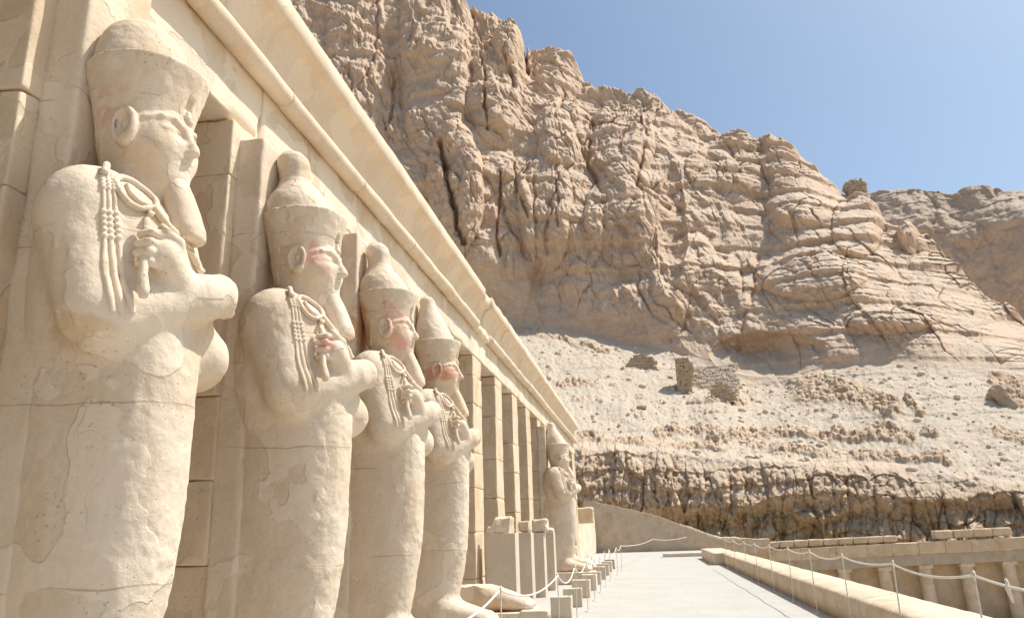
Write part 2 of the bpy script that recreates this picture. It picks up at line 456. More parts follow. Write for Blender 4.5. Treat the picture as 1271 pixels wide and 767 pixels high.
# ------------------------------------------------------------------ the Osiride statues
# statue units: x out of the pillar front, y along the colonnade (the camera is on -y), z up from the plinth top; 1 unit = S metres
def build_body(seed=0, gouges=()):
    F = Field((-.05, -1.0, -.02), (2.0, 1.0, 5.35), .0155)
    # wrapped legs and trunk
    zs = [-.02, .35, .8, 1.3, 1.75, 2.3, 2.75, 3.2, 3.65, 3.97, 4.17]
    fr = [1.08, 1.07, 1.17, 1.26, 1.30, 1.32, 1.33, 1.30, 1.25, 1.14, .98]
    bk = [.0, .0, .0, .0, .0, .0, .0, .0, .0, .05, .15]
    wd = [.37, .37, .39, .41, .425, .435, .44, .54, .58, .56, .44]
    F.loft(zs, [(a + b) / 2 for a, b in zip(fr, bk)], [(a - b) / 2 for a, b in zip(fr, bk)], wd, 2.5, .05)
    for s in (-1, 1):
        F.cap((.85, s * .185, .24), (1.62, s * .19, .10), .25, .13, .14)
        F.ell((1.68, s * .19, .08), (.16, .16, .10), .08)
        # shoulder, upper arm, elbow
        F.ell((.60, s * .38, 3.97), (.35, .32, .33), .16)
        F.cap((.58, s * .44, 3.93), (.84, s * .50, 3.16), .325, .28, .13)
    # forearms crossed on the chest: the far one runs behind the near one
    F.cap((1.00, .46, 2.98), (1.18, .10, 3.36), .27, .18, .10)
    F.cap((1.18, .10, 3.36), (1.22, -.10, 3.44), .175, .135, .07)
    F.ell((1.08, .48, 2.98), (.28, .25, .26), .06)
    F.cap((.90, -.46, 3.12), (1.34, .06, 3.35), .275, .18, .05)
    F.cap((1.34, .06, 3.35), (1.40, .20, 3.41), .17, .16, .06)
    # neck and head
    F.cap((.64, 0, 4.0), (.70, 0, 4.6), .29, .25, .10)
    F.ell((.71, 0, 4.78), (.385, .36, .48), .08)
    F.ell((.84, 0, 4.64), (.33, .318, .345), .08)
    F.cap((.78, 0, 4.45), (.95, 0, 4.42), .25, .185, .10)
    F.cap((.76, 0, 4.28), (.965, 0, 4.30), .24, .165, .10)             # jaw and chin
    # brow, sockets, eyes, nose, lips
    u = .045
    for s in (-1, 1):
        F.ell((1.13, s * .145, 4.665 + u), (.05, .10, .055), .07, 'sub')
        F.ell((1.052, s * .15, 4.652 + u), (.058, .092, .034), .012)
        F.path([(1.115, s * .05, 4.728 + u), (1.105, s * .14, 4.762 + u), (1.04, s * .24, 4.755 + u), (.93, s * .32, 4.72 + u)], [.012, .014, .014, .010], .03)
        F.path([(1.065, s * .20, 4.65 + u), (.99, s * .275, 4.655 + u), (.86, s * .335, 4.66 + u)], [.010, .012, .010], .015)
        F.path([(1.125, s * .065, 4.655 + u), (1.10, s * .15, 4.688 + u), (1.04, s * .235, 4.655 + u)], [.009, .010, .009], .012)
        F.path([(1.12, s * .075, 4.64 + u), (1.09, s * .15, 4.618 + u), (1.04, s * .225, 4.64 + u)], [.008, .009, .007], .012)
        F.ell((.97, s * .16, 4.53 + u), (.12, .13, .12), .12)              # cheek
        F.ell((1.185, s * .032, 4.515 + u), (.05, .030, .026), .03)       # nostril wing
        ca, sa = math.cos(.35), math.sin(.35) * s
        rot = np.array([[ca, sa, 0], [-sa, ca, 0], [0, 0, 1]])
        ec = np.array((.80, s * .352, 4.67))
        F.ell(ec, (.115, .05, .17), .025, rot=rot)
        F.ell(ec + (.012, s * .052, .02), (.072, .050, .105), .015, 'sub', rot=rot)
        a = np.linspace(-.6, 4.6, 10)
        F.path([ec + (-.010 + .094 * math.cos(t), s * .03, .008 + .142 * math.sin(t)) for t in a], .022, .012)
        F.ell(ec + (.025, s * .028, -.12), (.05, .035, .045), .03)
        F.ell(ec + (.0, s * .012, .02), (.03, .034, .05), .02)
    F.path([(1.10, 0, 4.75 + u), (1.145, 0, 4.66 + u), (1.20, 0, 4.57 + u), (1.228, 0, 4.525 + u)], [.034, .026, .027, .030], .05)
    F.ell((1.11, 0, 4.44 + u), (.055, .10, .020), .03)
    F.ell((1.105, 0, 4.405 + u), (.055, .085, .022), .03)
    F.path([(1.145, -.085, 4.423 + u), (1.168, 0, 4.424 + u), (1.145, .085, 4.423 + u)], .010, .015, 'sub')
    hands(F)
    for c, r in gouges:                                    # where the stone has broken away
        G = Field.ell(F, c, r, .012, 'sub')
    F.rough(.011, 3.2, 4 + seed); F.rough(.005, 15, 9 + seed, 3)
    # plaster joints between the stone courses
    return F.mesh("statue_body")
def hands(F):
    # far hand: fist on the near breast, closed round the flail handle; four knuckled fingers one above the other
    w = np.array((1.29, -.16, 3.40)); h = np.array((1.255, -.34, 3.57))
    F.cap(w, h, .125, .13, .05)
    for i in range(4):
        zz = 3.705 - i * .074; L = (.075, .095, .09, .07)[i]
        a = np.array((1.27, -.38, zz)); b = np.array((1.235, -.40 - L, zz + .005)); c = np.array((1.14, -.41 - L, zz - .004))
        F.cap(a, b, .037, .035, .004); F.cap(b, c, .035, .033, .004)
    F.path([(1.34, -.20, 3.54), (1.34, -.30, 3.68), (1.27, -.42, 3.765)], [.045, .042, .034], .02)   # thumb
    # near hand: fist at the far breast round the crook shaft
    F.box((1.38, .24, 3.41), (.10, .12, .13), .06, .08)
    for i in range(4):
        zz = 3.50 - i * .066; L = (.09, .115, .11, .085)[i]
        a = np.array((1.43, .20, zz)); b = np.array((1.45, .27 + L * .6, zz)); c = np.array((1.36, .34 + L * .5, zz - .004))
        F.cap(a, b, .04, .038, .015); F.cap(b, c, .038, .034, .012)
    F.path([(1.40, .12, 3.44), (1.45, .22, 3.50), (1.46, .30, 3.51)], [.05, .042, .034], .02)

def build_crown(kind_=0, h=.019):
    F = Field((-.15, -.75, 4.3), (1.5, .75, 6.45), h)
    c = .68
    zs = [4.40, 4.60, 4.80, 4.95, 5.10, 5.22, 5.30]
    F.loft(zs, [.66, .68, .70, .70, .70, .70, .70], [.25, .32, .375, .407, .445, .48, .503], [.25, .32, .362, .395, .437, .47, .488], 2.15, .02, zlo=4.42, zhi=5.30, edge=.02)
    # cut away the face and ears below the brow band
    F.box((1.05, 0, 4.50), (.52, .60, .285), .02, .015, 'sub', rot=np.array([[math.cos(.12), 0, -math.sin(.12)], [0, 1, 0], [math.sin(.12), 0, math.cos(.12)]]))
    prof = {0: ([5.2, 5.34, 5.46, 5.56, 5.66, 5.74, 5.82, 5.92, 6.02, 6.12, 6.2], [.43, .425, .40, .35, .28, .225, .195, .192, .205, .19, .12]),
            1: ([5.2, 5.38, 5.52, 5.64, 5.73, 5.79, 5.83], [.44, .42, .38, .335, .27, .20, .12]),
            2: ([5.2, 5.36, 5.55, 5.72, 5.88, 6.0, 6.1, 6.2, 6.28], [.43, .41, .36, .30, .235, .195, .17, .165, .10])}[kind_]
    zs, rs = prof
    cs = [.66 - (z - 5.2) * .17 for z in zs]
    F.loft(zs, cs, rs, [r * .95 for r in rs], 2.0, .02, edge=.02)
    # uraeus: worn upright strip in a slot on the front of the crown
    F.box((1.19, 0, 4.955), (.11, .040, .125), .02, .012, 'sub')
    F.path([(1.10, 0, 4.80), (1.13, 0, 4.85), (1.115, 0, 4.93)], [.04, .035, .025], .02)
    F.rough(.012, 4, 21 + kind_); F.rough(.004, 17, 5, 2)
    if kind_ == 1:
        F.path([(.28, -.36, 5.44), (.62, -.45, 5.42), (.95, -.36, 5.44), (1.1, 0, 5.4)], .014, .01, 'sub')
    return F.mesh("statue_crown")
def build_beard():
    F = Field((.8, -.3, 3.6), (1.65, .3, 4.6), .015)
    F.loft([3.79, 3.90, 4.05, 4.22, 4.36, 4.43], [1.215, 1.20, 1.15, 1.085, 1.03, .985], [.135, .14, .132, .122, .100, .07], [.145, .15, .140, .128, .110, .08], 2.5, .02, edge=.05)
    F.rough(.006, 6, 3)
    return F.mesh("statue_beard")

from mathutils.bvhtree import BVHTree
def surf_path(bvh, pts, off, n=None):
    """polyline laid on the carved body, resampled, lifted by off"""
    P = np.array(pts, float); seg = np.r_[0, np.cumsum(np.linalg.norm(np.diff(P, axis=0), axis=1))]
    n = n or max(4, int(seg[-1] / .02)); t = np.linspace(0, seg[-1], n)
    Q = np.stack([np.interp(t, seg, P[:, a]) for a in range(3)], 1)
    out = []
    for q in Q:
        p, nn, i, d = bvh.find_nearest(Vector(q)); out.append(np.array(p) + np.array(nn) * off)
    out = np.array(out)
    for _ in range(2): out[1:-1] = (out[:-2] + 2 * out[1:-1] + out[2:]) / 4
    return out
def build_regalia(body_me):
    vs_ = [v.co for v in body_me.vertices]; bvh = BVHTree.FromPolygons(vs_, [tuple(p.vertices) for p in body_me.polygons])
    f1 = [(.82, -.53, 4.24), (.853, -.613, 4.143), (.907, -.639, 3.99), (.934, -.644, 3.815), (.971, -.648, 3.62), (1.002, -.665, 3.425), (1.093, -.68, 3.208), (1.114, -.659, 3.079)]
    f2 = [(.83, -.51, 4.25), (.871, -.578, 4.156), (.928, -.609, 4.0), (.961, -.612, 3.825), (1.0, -.612, 3.63), (1.045, -.615, 3.437), (1.13, -.629, 3.22), (1.151, -.597, 3.07)]
    f3 = [(.84, -.49, 4.25), (.886, -.542, 4.171), (.948, -.573, 4.013), (.987, -.571, 3.839), (1.026, -.565, 3.668), (1.082, -.567, 3.45), (1.161, -.582, 3.231), (1.192, -.534, 3.094)]
    mb = MB()
    for f in (f1, f2, f3):
        Q = surf_path(bvh, f, -.002, 110)
        t = np.linspace(0, 1, len(Q))
        r = np.interp(t, [0, .03, .1, .5, .9, 1], [.014, .018, .016, .019, .028, .020])
        bead = ((t > .10) & (t < .21)) | ((t > .34) & (t < .53))
        ph = np.where(t < .3, (t - .10) / .0275, (t - .34) / .038)
        r = r + bead * .015 * np.abs(np.sin(ph * math.pi))
        mb.add(*tube(Q, r, 9))
    # the staff's top, and the handle through the fist
    mb.add(*tube(surf_path(bvh, [(.78, -.50, 4.25), (.853, -.60, 4.15)], .03, 8), .03, 8))
    Q = np.array([(1.15, -.445, 3.84), (1.16, -.455, 3.78), (1.18, -.47, 3.60), (1.225, -.53, 3.38), (1.265, -.56, 3.25), (1.275, -.565, 3.20)])
    mb.add(*tube(Q, [.02, .036, .034, .034, .045, .03], 10))
    fl = mesh_np("flail", np.concatenate(mb.V), [np.concatenate(v) for v in mb.F.values()])
    mc = MB()
    lp = [(1.089, -.31, 3.975), (1.061, -.413, 3.93), (1.019, -.493, 3.953), (.964, -.541, 4.025), (.91, -.54, 4.13), (.91, -.48, 4.19), (.93, -.38, 4.20), (.98, -.27, 4.14), (1.03, -.21, 4.08), (1.072, -.25, 4.02), (1.095, -.29, 3.965)]
    mc.add(*tube(surf_path(bvh, lp, .014, 60), .026, 8))
    lp2 = [(1.085, -.31, 3.98), (1.04, -.40, 3.99), (.985, -.45, 4.05), (.95, -.45, 4.13)]
    mc.add(*tube(surf_path(bvh, lp2, .010, 30), .020, 8))
    sh = [(1.085, -.31, 3.97), (1.166, -.206, 3.836), (1.202, -.078, 3.776), (1.25, .04, 3.69), (1.30, .12, 3.60)]
    mc.add(*tube(surf_path(bvh, sh, .022, 40), .034, 9))
    mc.add(*tube(surf_path(bvh, [(1.06, -.36, 3.89), (1.075, -.33, 3.87)], .03, 4), .04, 8))
    cr = mesh_np("crook", np.concatenate(mc.V), [np.concatenate(v) for v in mc.F.values()])
    return fl, cr

def build_feet(top):
    """what is left of a broken statue: two feet and the stump of the wrapped legs"""
    F = Field((-.05, -.7, -.03), (2.05, .7, top + .3), .022)
    zs = [-.02, .35, .8, 1.3, 1.75, 2.3]
    F.loft(zs, [.53, .52, .56, .61, .64, .66], [.53, .51, .56, .61, .63, .65], [.36, .36, .36, .39, .42, .45], 2.5, .05)
    for s in (-1, 1):
        F.cap((.85, s * .2, .26), (1.66, s * .2, .10), .27, .14, .14); F.ell((1.72, s * .2, .08), (.17, .17, .10), .08)
    F.cut_above(lambda x, y: top + .07 * fbm(x * 2.2, y * 2.2, x * 0 + top, 3, 5) - .25 * np.maximum(0, x - .9))
    F.rough(.012, 3.2, 7); F.rough(.005, 14, 9, 2)
    return F.mesh("statue_feet")

# the stone of each statue, with what is left of its own paint (statue units)
RED = (.58, .17, .10); PINK = (.66, .36, .28); OCH = (.60, .33, .16)
paints = [
    [(.66, -.40, 4.98, .18, .2, .05, PINK, .45, 9), (.56, -.33, 4.80, .13, .2, .10, PINK, .45, 6), (.75, -.68, 2.98, .42, .35, .13, (.56, .42, .26), .75, 5)],
    [(.99, -.33, 4.76, .13, .25, .17, PINK, .7, 7), (1.08, -.26, 4.56, .08, .2, .08, PINK, .4, 8), (1.22, -.40, 3.62, .12, .16, .14, RED, .5, 5)],
    [(.86, -.42, 5.03, .15, .3, .075, RED, 1.0, 4), (.35, -.2, 4.75, .22, .5, .42, OCH, .8, 4), (.95, -.32, 4.60, .22, .3, .18, PINK, .45, 5), (1.0, -.38, 4.86, .3, .3, .12, PINK, .6, 5), (1.05, -.25, 4.42, .16, .3, .10, PINK, .8, 5)],
    [(.80, -.36, 4.62, .55, .5, .17, RED, .55, 5)],
]
GRP = "Osiride statues along the colonnade"
body_me = build_body(0, [((.66, -.84, 3.0), (.25, .12, .16)), ((.95, -.78, 2.90), (.22, .09, .08))])
body_me2 = build_body(40, [((.62, -.82, 3.25), (.18, .06, .22))]); beard_me = build_beard()
crown_me = [build_crown(0, .016), build_crown(1, .016), build_crown(2, .018)]
flail_me, crook_me = build_regalia(body_me)
m_stone = [limestone("statue_limestone", (.72, .615, .492), (.635, .51, .375), STAIN, .4, .5, 1.0, p, .93) for p in paints]
m_plain = limestone("plain_limestone", (.72, .615, .492), (.635, .51, .375), STAIN, .8, .5)
def statue(Yb, k, mat, label, dx=0, dz=0, sx=1.0, slab_top=6.25, slab_w=.42, slab_d=.32, seed=0):
    r = empty("osiride_statue", (XP + dx, Yb * S, Z0 + dz)); r.scale = (S * sx, S * sx, S)
    tag(r, label, "statue", GRP)
    link("body", body_me2 if seed in (2, 4) else body_me, mat, r)
    link("crown", crown_me[k], mat, r); link("false_beard", beard_me, mat, r)
    link("flail", flail_me, mat, r); link("crook", crook_me, mat, r)
    V, F = rock_box((-.03, -slab_w, -.05), (slab_d, slab_w, slab_top), .10, .03, .010, .05, seed, 2.0, .015)
    link("back_slab", mesh_np("back_slab", V, F), mat, r)
    V, F = rock_box((.0, -.64, -.505), (1.92, .64, -.03), .12, .025, .006, .03, seed + 3)
    link("plinth", mesh_np("plinth", V, F), m_plain, r)
    return r
st = [statue(4.85 + .28, 1, m_stone[0], "nearest and largest statue, its broad crown cut off flat under the lintel", 0, .03, .94, 8.3, .40, .34, 1),
      statue(8.15, 0, m_stone[1], "second statue from the camera, pink paint by its ear, knob-topped crown", 0, 0, 1, 6.25, .42, .32, 2),
      statue(11.45, 0, m_stone[2], "third statue, with a red smear on its crown band and ochre stains behind the head", -.03, .03, .96, 6.3, .40, .30, 3),
      statue(14.75, 2, m_stone[3], "fourth statue, a red painted band across its cheek and ear", -.08, .02, .97, 6.3, .40, .28, 4),
      statue(34.4, 2, m_plain, "distant whole statue standing past the bare square pillars", 0, 0, 1.12, 6.1, .42, .30, 6)]
feet_a = build_feet(.50); feet_b = build_feet(1.0)
def feet(Yb, me, label, seed):
    r = empty("broken_statue", (XP, Yb * S, Z0)); r.scale = (S, S, S); tag(r, label, "statue base")
    link("feet", me, m_plain, r)
    V, F = rock_box((.0, -.64, -.505), (1.92, .64, -.03), .12, .025, .006, .03, seed)
    link("plinth", mesh_np("plinth", V, F), m_plain, r)
feet(18.05, feet_a, "broken statue of which only the feet remain, beside the fourth statue", 11)
feet(37.8, feet_b, "broken statue reduced to feet and ankles at the far end of the row", 12)
# ------------------------------------------------------------------ the colonnade
m_wall = limestone("wall_limestone", (.73, .63, .50), (.66, .54, .40), STAIN, .7, .7)
m_pill = limestone("pillar_limestone", (.70, .58, .435), (.60, .46, .31), STAIN, .8, .45)
m_corn = limestone("cornice_limestone", (.71, .60, .465), (.65, .52, .38), (.63, .47, .31), .25, .4, .5)
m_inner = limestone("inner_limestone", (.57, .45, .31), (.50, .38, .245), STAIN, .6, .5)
def wz(zb): return Z0 + S * zb
def wy(yb): return S * yb
Y_END = 39.4
temple = empty("temple_colonnade", (XP, 18, 0))
tag(temple, "long limestone colonnade of square pillars under a curved cornice", "temple")
def tb(V): return np.asarray(V) - np.array([XP, 18, 0])      # children are kept in the temple's own space
rng = random.Random(5)
LZ = wz(6.45)
for k in range(-2, 15):
    y0 = wy(4.27 + 3.3 * k); w = 1.15 * S
    # drums of masonry, each course set a little differently
    zs = [-.02]
    while zs[-1] < LZ - .9: zs.append(zs[-1] + rng.uniform(.62, 1.05))
    zs.append(LZ)
    mb = MB()
    for a, b in zip(zs[:-1], zs[1:]):
        j = [rng.uniform(-.008, .008) for _ in range(4)]
        lo_in = 0
        if k == 1: lo_in = .17 if b < 1.9 else (.10 if b < 2.9 else (.03 if b < 4 else 0))
        if k == 0: lo_in = .22
        if k in (6, 7) and 2.4 < a < 3.6: j[1] -= .03 * (k - 5); j[0] += .03
        V, F = rock_box((XP - w + j[0], y0 + j[1] + lo_in, a + .002), (XP + j[2] * .7, y0 + w + j[3], b - .002), .11, .010, .004, .035, k * 31 + int(a * 10), 2.6)
        mb.add(tb(V), F)
    mb.build("pillar", m_pill, temple)
# inner row, rear wall and roof of the portico
mb = MB()
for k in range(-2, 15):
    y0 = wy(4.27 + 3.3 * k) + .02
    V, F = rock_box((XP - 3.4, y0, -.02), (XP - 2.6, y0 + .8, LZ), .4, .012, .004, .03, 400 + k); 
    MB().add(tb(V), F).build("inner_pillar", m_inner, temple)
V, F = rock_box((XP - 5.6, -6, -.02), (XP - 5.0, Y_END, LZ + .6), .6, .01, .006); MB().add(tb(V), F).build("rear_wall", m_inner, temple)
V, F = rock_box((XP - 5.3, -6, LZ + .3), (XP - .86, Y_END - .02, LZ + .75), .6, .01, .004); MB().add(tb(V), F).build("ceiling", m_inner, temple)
# architrave of long blocks, the joints over the pillars
LT = wz(7.38)
mb = MB()
k = -2
yj = [-6.0] + [wy(4.27 + 3.3 * k + .9 + .25 * math.sin(k * 5)) for k in range(-1, 14)] + [Y_END]
for i, (a, b) in enumerate(zip(yj[:-1], yj[1:])):
    dx = rng.uniform(-.008, .010)
    V, F = rock_box((XP - .86, a + .003, LZ + .003 + rng.uniform(0, .012)), (XP + .012 + dx, b - .003, LT), .10, .012, .006, .09, 60 + i, 2.4, .006)
    mb.add(tb(V), F)
mb.build("architrave", m_wall, temple)
# torus moulding in lengths, one length lost
mb = MB()
ang = np.linspace(0, 2 * math.pi, 16, endpoint=False)
tr = .105
def torus_run(a, b, seed, dx=0, dz=0):
    prof = np.stack([XP + .105 + dx + tr * np.cos(ang), wz(7.30) + dz + tr * np.sin(ang)], 1)
    V, F = extrude_profile(prof, a, b, .06, .012, seed); mb.add(tb(V), F)
yb = [-6, -1.2, 1.9, wy(8.55), wy(11.3), wy(14.2), wy(17.6), wy(20.6)]
for i, (a, b) in enumerate(zip(yb[:-1], yb[1:])): torus_run(a + .004, b - .004, 70 + i, rng.uniform(-.006, .006), rng.uniform(-.008, .008))
mb.build("torus_moulding", m_corn, temple); mb = MB()
yb = [wy(22.6), wy(26), wy(30.2), wy(35), wy(40), wy(46), Y_END]
for i, (a, b) in enumerate(zip(yb[:-1], yb[1:])): torus_run(a + .006, b - .006, 80 + i, rng.uniform(-.008, .012), rng.uniform(-.012, .012))
mb.build("torus_moulding", m_corn, temple)
V, F = rock_box((XP - .02, wy(20.6), LT - .16), (XP + .13, wy(22.55), LT + .02), .07, .05, .03, .05, 91, 4, .02)
MB().add(tb(V), F).build("damaged_moulding", m_wall, temple)
# cavetto cornice
zb0, zb1, zb2 = wz(7.36), wz(8.12), wz(8.46)
t_ = np.linspace(0, math.pi / 2, 12)
cav = [(XP + .02 + .235 * (1 - math.cos(t)), zb0 + (zb1 - zb0) * math.sin(t) ** 1.0) for t in t_]
prof = np.array(cav + [(XP + .275, zb1 + .012), (XP + .278, zb2 - .02), (XP + .26, zb2), (XP - .5, zb2), (XP - .5, zb0)])
mb = MB()
yj = [-6, 5.4, 16.0, 16.75, 18.9, 22, 25.5, 29, 33, 36.5, Y_END]
for i, (a, b) in enumerate(zip(yj[:-1], yj[1:])):
    V, F = extrude_profile(prof + np.array([rng.uniform(-.008, .008) + (-.06 if i == 2 else 0), rng.uniform(-.006, .006)]), a + .002, b - .002, .07, .010 if i < 3 else .024, 100 + i)
    mb.add(tb(V), F)
mb.build("cornice", m_corn, temple)
V, F = rock_box((XP - 3.0, -6, zb0 + .1), (XP - .48, Y_END, zb2 + .05), .8, .02, .01); MB().add(tb(V), F).build("roof", m_wall, temple)
# end of the building and what stands past it
V, F = rock_box((XP - 5.0, Y_END - .02, -.02), (XP + .0, Y_END + .5, LT + .3), .25, .03, .01, .06, 5, 2, .02); MB().add(tb(V), F).build("end_wall", m_pill, temple)

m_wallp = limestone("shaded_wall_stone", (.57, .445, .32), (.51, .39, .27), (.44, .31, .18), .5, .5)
low = empty("low_wall", (-3.9, 48, 0)); tag(low, "low whitish wall running on past the end of the colonnade", "wall")
V, F = rock_box((-.6, -8, -.02), (.02, 11.6, 2.35), .3, .05, .02, .15, 21, 1.5, .05); MB().add(V, F).build("wall_face", m_wall, low)
blk = empty("broken_block", (-3.05, 41.0, 2.0)); tag(blk, "broken stone block sticking out high at the far end of the colonnade", "stone block")
V, F = rock_box((-.55, -.4, 0), (.35, .4, .75), .09, .06, .03, .12, 22, 2.2, .06); MB().add(V, F).build("fragment", m_pill, blk)

# sloping end wall across the terrace
Yw = 60.0
ew = empty("sloping_wall", (0, Yw, 0)); tag(ew, "plain tan wall with a sloping top closing the far end of the terrace", "wall")
xs = np.linspace(-4.7, 8.5, 120); zt = np.interp(xs, [-4.7, -4.02, -2.9, -1.37, 0.2, 1.51, 3.73, 5.11, 8.5], [3.75, 3.71, 3.45, 3.05, 2.65, 2.18, 1.25, .78, .60])
zt = zt + .05 * fbm(xs * 1.7, xs * 0, xs * 0, 4, 3)
mb = MB(); nz_ = 26
for side, yy in ((0, 0.0), (1, .9)):
    Z = np.linspace(0, 1, nz_)[None, :] * (zt[:, None] + .3) - .3
    X = np.repeat(xs[:, None], nz_, 1); Yv = yy + .02 * fbm(X * 1.2, Z * 1.2, X * 0 + side, 3, 8)
    V = np.stack([X, Yv, Z], -1).reshape(-1, 3); I = np.arange(len(V)).reshape(len(xs), nz_)
    q = np.stack([I[:-1, :-1], I[1:, :-1], I[1:, 1:], I[:-1, 1:]], -1).reshape(-1, 4)
    mb.add(V, q if side == 0 else q[:, ::-1])
T = np.concatenate([np.stack([xs, 0 * xs, zt], 1), np.stack([xs, 0 * xs + .9, zt + .03], 1)]); n = len(xs)
I = np.arange(n)
mb.add(T, np.stack([I[:-1], I[1:], I[1:] + n, I[:-1] + n], 1))
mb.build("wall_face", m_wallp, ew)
# pale capping stones along its lower end
rngc = random.Random(8)
mb = MB(); x = 2.2
while x < 6.3:
    w = rngc.uniform(.45, .8); z = float(np.interp(x + w / 2, xs, zt))
    V, F = rock_box((x, -.06, z - .10), (x + w + .02, .95, z + .07), .10, .05, .02, .06, int(x * 10), 2, .03); V = np.asarray(V); V[:, 2] += np.interp(V[:, 0], xs, zt) - z; mb.add(V, F); x += w
mb.build("capping_stones", m_wall, ew)

# ------------------------------------------------------------------ modern restoration blocks
m_mod = limestone("restoration_stone", (.64, .545, .43), (.59, .495, .38), (.54, .44, .32), .15, .4, .35)
for i, (y, hh, xa, xb) in enumerate(((16.0, 1.60, -3.27, -2.66), (18.35, 1.60, -3.25, -2.68), (20.9, 1.60, -3.25, -2.72), (23.3, 1.60, -3.25, -2.74))):
    b = empty("stone_block", (xa, y, 0))
    tag(b, ("smooth upright block with a jagged lump on it, first of the tall four", "smooth upright block carrying a squarish stone, second of the tall four",
            "smooth upright block topped by the widest stone, third of the tall four", "smooth upright block with a thin chip on top, last of the tall four")[i], "stone block", "tall restoration blocks")
    V, F = rock_box((0, 0, -.01), (xb - xa, .46, hh), .12, .007, .0015, .006, 30 + i); MB().add(V, F).build("shaft", m_mod, b)
frs = [((-3.12, 16.05, 1.6), (.40, .30, .36), "jagged upright lump of stone on the first tall block"), ((-3.25, 16.05, 1.6), (.13, .2, .16), "small stone chip beside the jagged lump on the first tall block"),
       ((-3.0, 18.4, 1.6), (.31, .35, .26), "squarish broken stone on the second tall block"), ((-3.0, 20.95, 1.6), (.40, .36, .32), "wide angular broken stone on the third tall block"),
       ((-3.05, 23.35, 1.6), (.30, .3, .12), "thin flat stone chip on the last tall block")]
for i, (p, d, lab) in enumerate(frs):
    V, F = rock_box((0, 0, 0), d, .045, .05, .03, .12, 140 + i, 4.5, .06)
    V = np.asarray(V); V[:, 2] = np.maximum(V[:, 2], 0.0)
    o = MB().add(V, F).build("stone_fragment", m_wall); o.location = p; tag(o, lab, "stone fragment", "broken stones on the tall blocks")

# row of small blocks edging the path
ys = [13.2, 15.75, 18.1, 20.5, 22.95, 25.4, 27.9, 30.3, 32.7, 35.2]
labs = ["nearest small stone block beside the path, at the picture's bottom edge", "second small stone block from the camera along the path edge", "third small stone block from the camera along the path edge",
        "fourth small stone block from the camera along the path edge", "fifth small stone block from the camera along the path edge", "sixth small stone block in the row along the path edge",
        "seventh small stone block in the row along the path edge", "eighth small stone block in the row along the path edge", "ninth small stone block, next to last along the path edge", "greenish small stone block, last and farthest of the path edge row"]
m_green = limestone("greenish_stone", (.46, .42, .28), (.40, .36, .23), (.36, .32, .2), .3, .4, .5)
for i, y in enumerate(ys):
    w = rng.uniform(.40, .46); h = rng.uniform(.36, .43)
    V, F = rock_box((-w, 0, -.01), (0, rng.uniform(.34, .42), h), .08, .014, .004, .03, 170 + i, 4)
    o = MB().add(V, F).build("small_block", m_green if i == 9 else m_mod); o.location = (-1.56 if i else -1.70, y, 0); o.rotation_euler.z = rng.uniform(-.05, .05)
    tag(o, labs[i], "stone block", "small blocks along the path")
# ------------------------------------------------------------------ terrace floor, parapet, court
def floor_mat():
    t = NT("terrace_paving"); p = t.pos
    n1 = t.noise(p, .7, 5, .6, .3); col = t.mix(t.ramp(n1, [(.3, 0), (.7, 1)]), (.445, .43, .395), (.50, .485, .445))
    # long slabs
    br = t.n.new("ShaderNodeTexBrick"); t.link(t.mapping(t.warp(p, 1.3, .05), (1, 1, 1)), br.inputs[0])
    br.inputs["Scale"].default_value = .55; br.inputs["Mortar Size"].default_value = .006; br.inputs["Color1"].default_value = (1, 1, 1, 1); br.inputs["Color2"].default_value = (.95, .95, .95, 1); br.inputs["Mortar"].default_value = (.7, .7, .7, 1)
    br.inputs["Brick Width"].default_value = .9; br.inputs["Row Height"].default_value = .55
    col = t.mix(.35, col, br.outputs[0], 'MULTIPLY')
    fine = t.noise(p, 24, 5, .6); col = t.mix(t.ramp(fine, [(.3, .2), (.6, 0)]), col, (.33, .31, .27))
    dirt = t.ramp(t.noise(p, 2.1, 5, .65), [(.55, 0), (.75, .45)]); col = t.mix(dirt, col, (.36, .335, .29))
    return t.out(col, t.bump(fine, .006, .6, t.bump(n1, .02, .4)))
m_floor = floor_mat()
def sheet(name, x0, x1, y0, y1, z, mat, n=(2, 2), amp=0, seed=0):
    X, Y = np.meshgrid(np.linspace(x0, x1, n[0]), np.linspace(y0, y1, n[1]), indexing='ij')
    Z = z + (amp * fbm(X * .12, Y * .12, X * 0, 4, seed) if amp else 0 * X)
    I = np.arange(X.size).reshape(X.shape)
    V = np.stack([X, Y, Z], -1).reshape(-1, 3)
    return link(name, mesh_np(name, V, np.stack([I[:-1, :-1], I[1:, :-1], I[1:, 1:], I[:-1, 1:]], -1).reshape(-1, 4)), mat)
V, F = rock_box((-9.2, -8, -6.2), (3.72, 66, 0.0), 1.0, .004, 0)
kind(MB().add(V, F).build("terrace_floor", m_floor, None, False))
m_sand = NT("court_sand"); _p = m_sand.pos
_c = m_sand.mix(m_sand.ramp(m_sand.noise(_p, .25, 6, .6), [(.3, 0), (.7, 1)]), (.47, .39, .29), (.58, .50, .385))
m_sand = m_sand.out(_c, m_sand.bump(m_sand.noise(_p, 5, 6, .6), .05, .6))
kind(sheet("ground", -900, 900, -300, 1500, -6.0, m_sand))
kind(sheet("court", 3.74, 60, -30, 70, -5.6, m_sand, (60, 60), .08, 4))

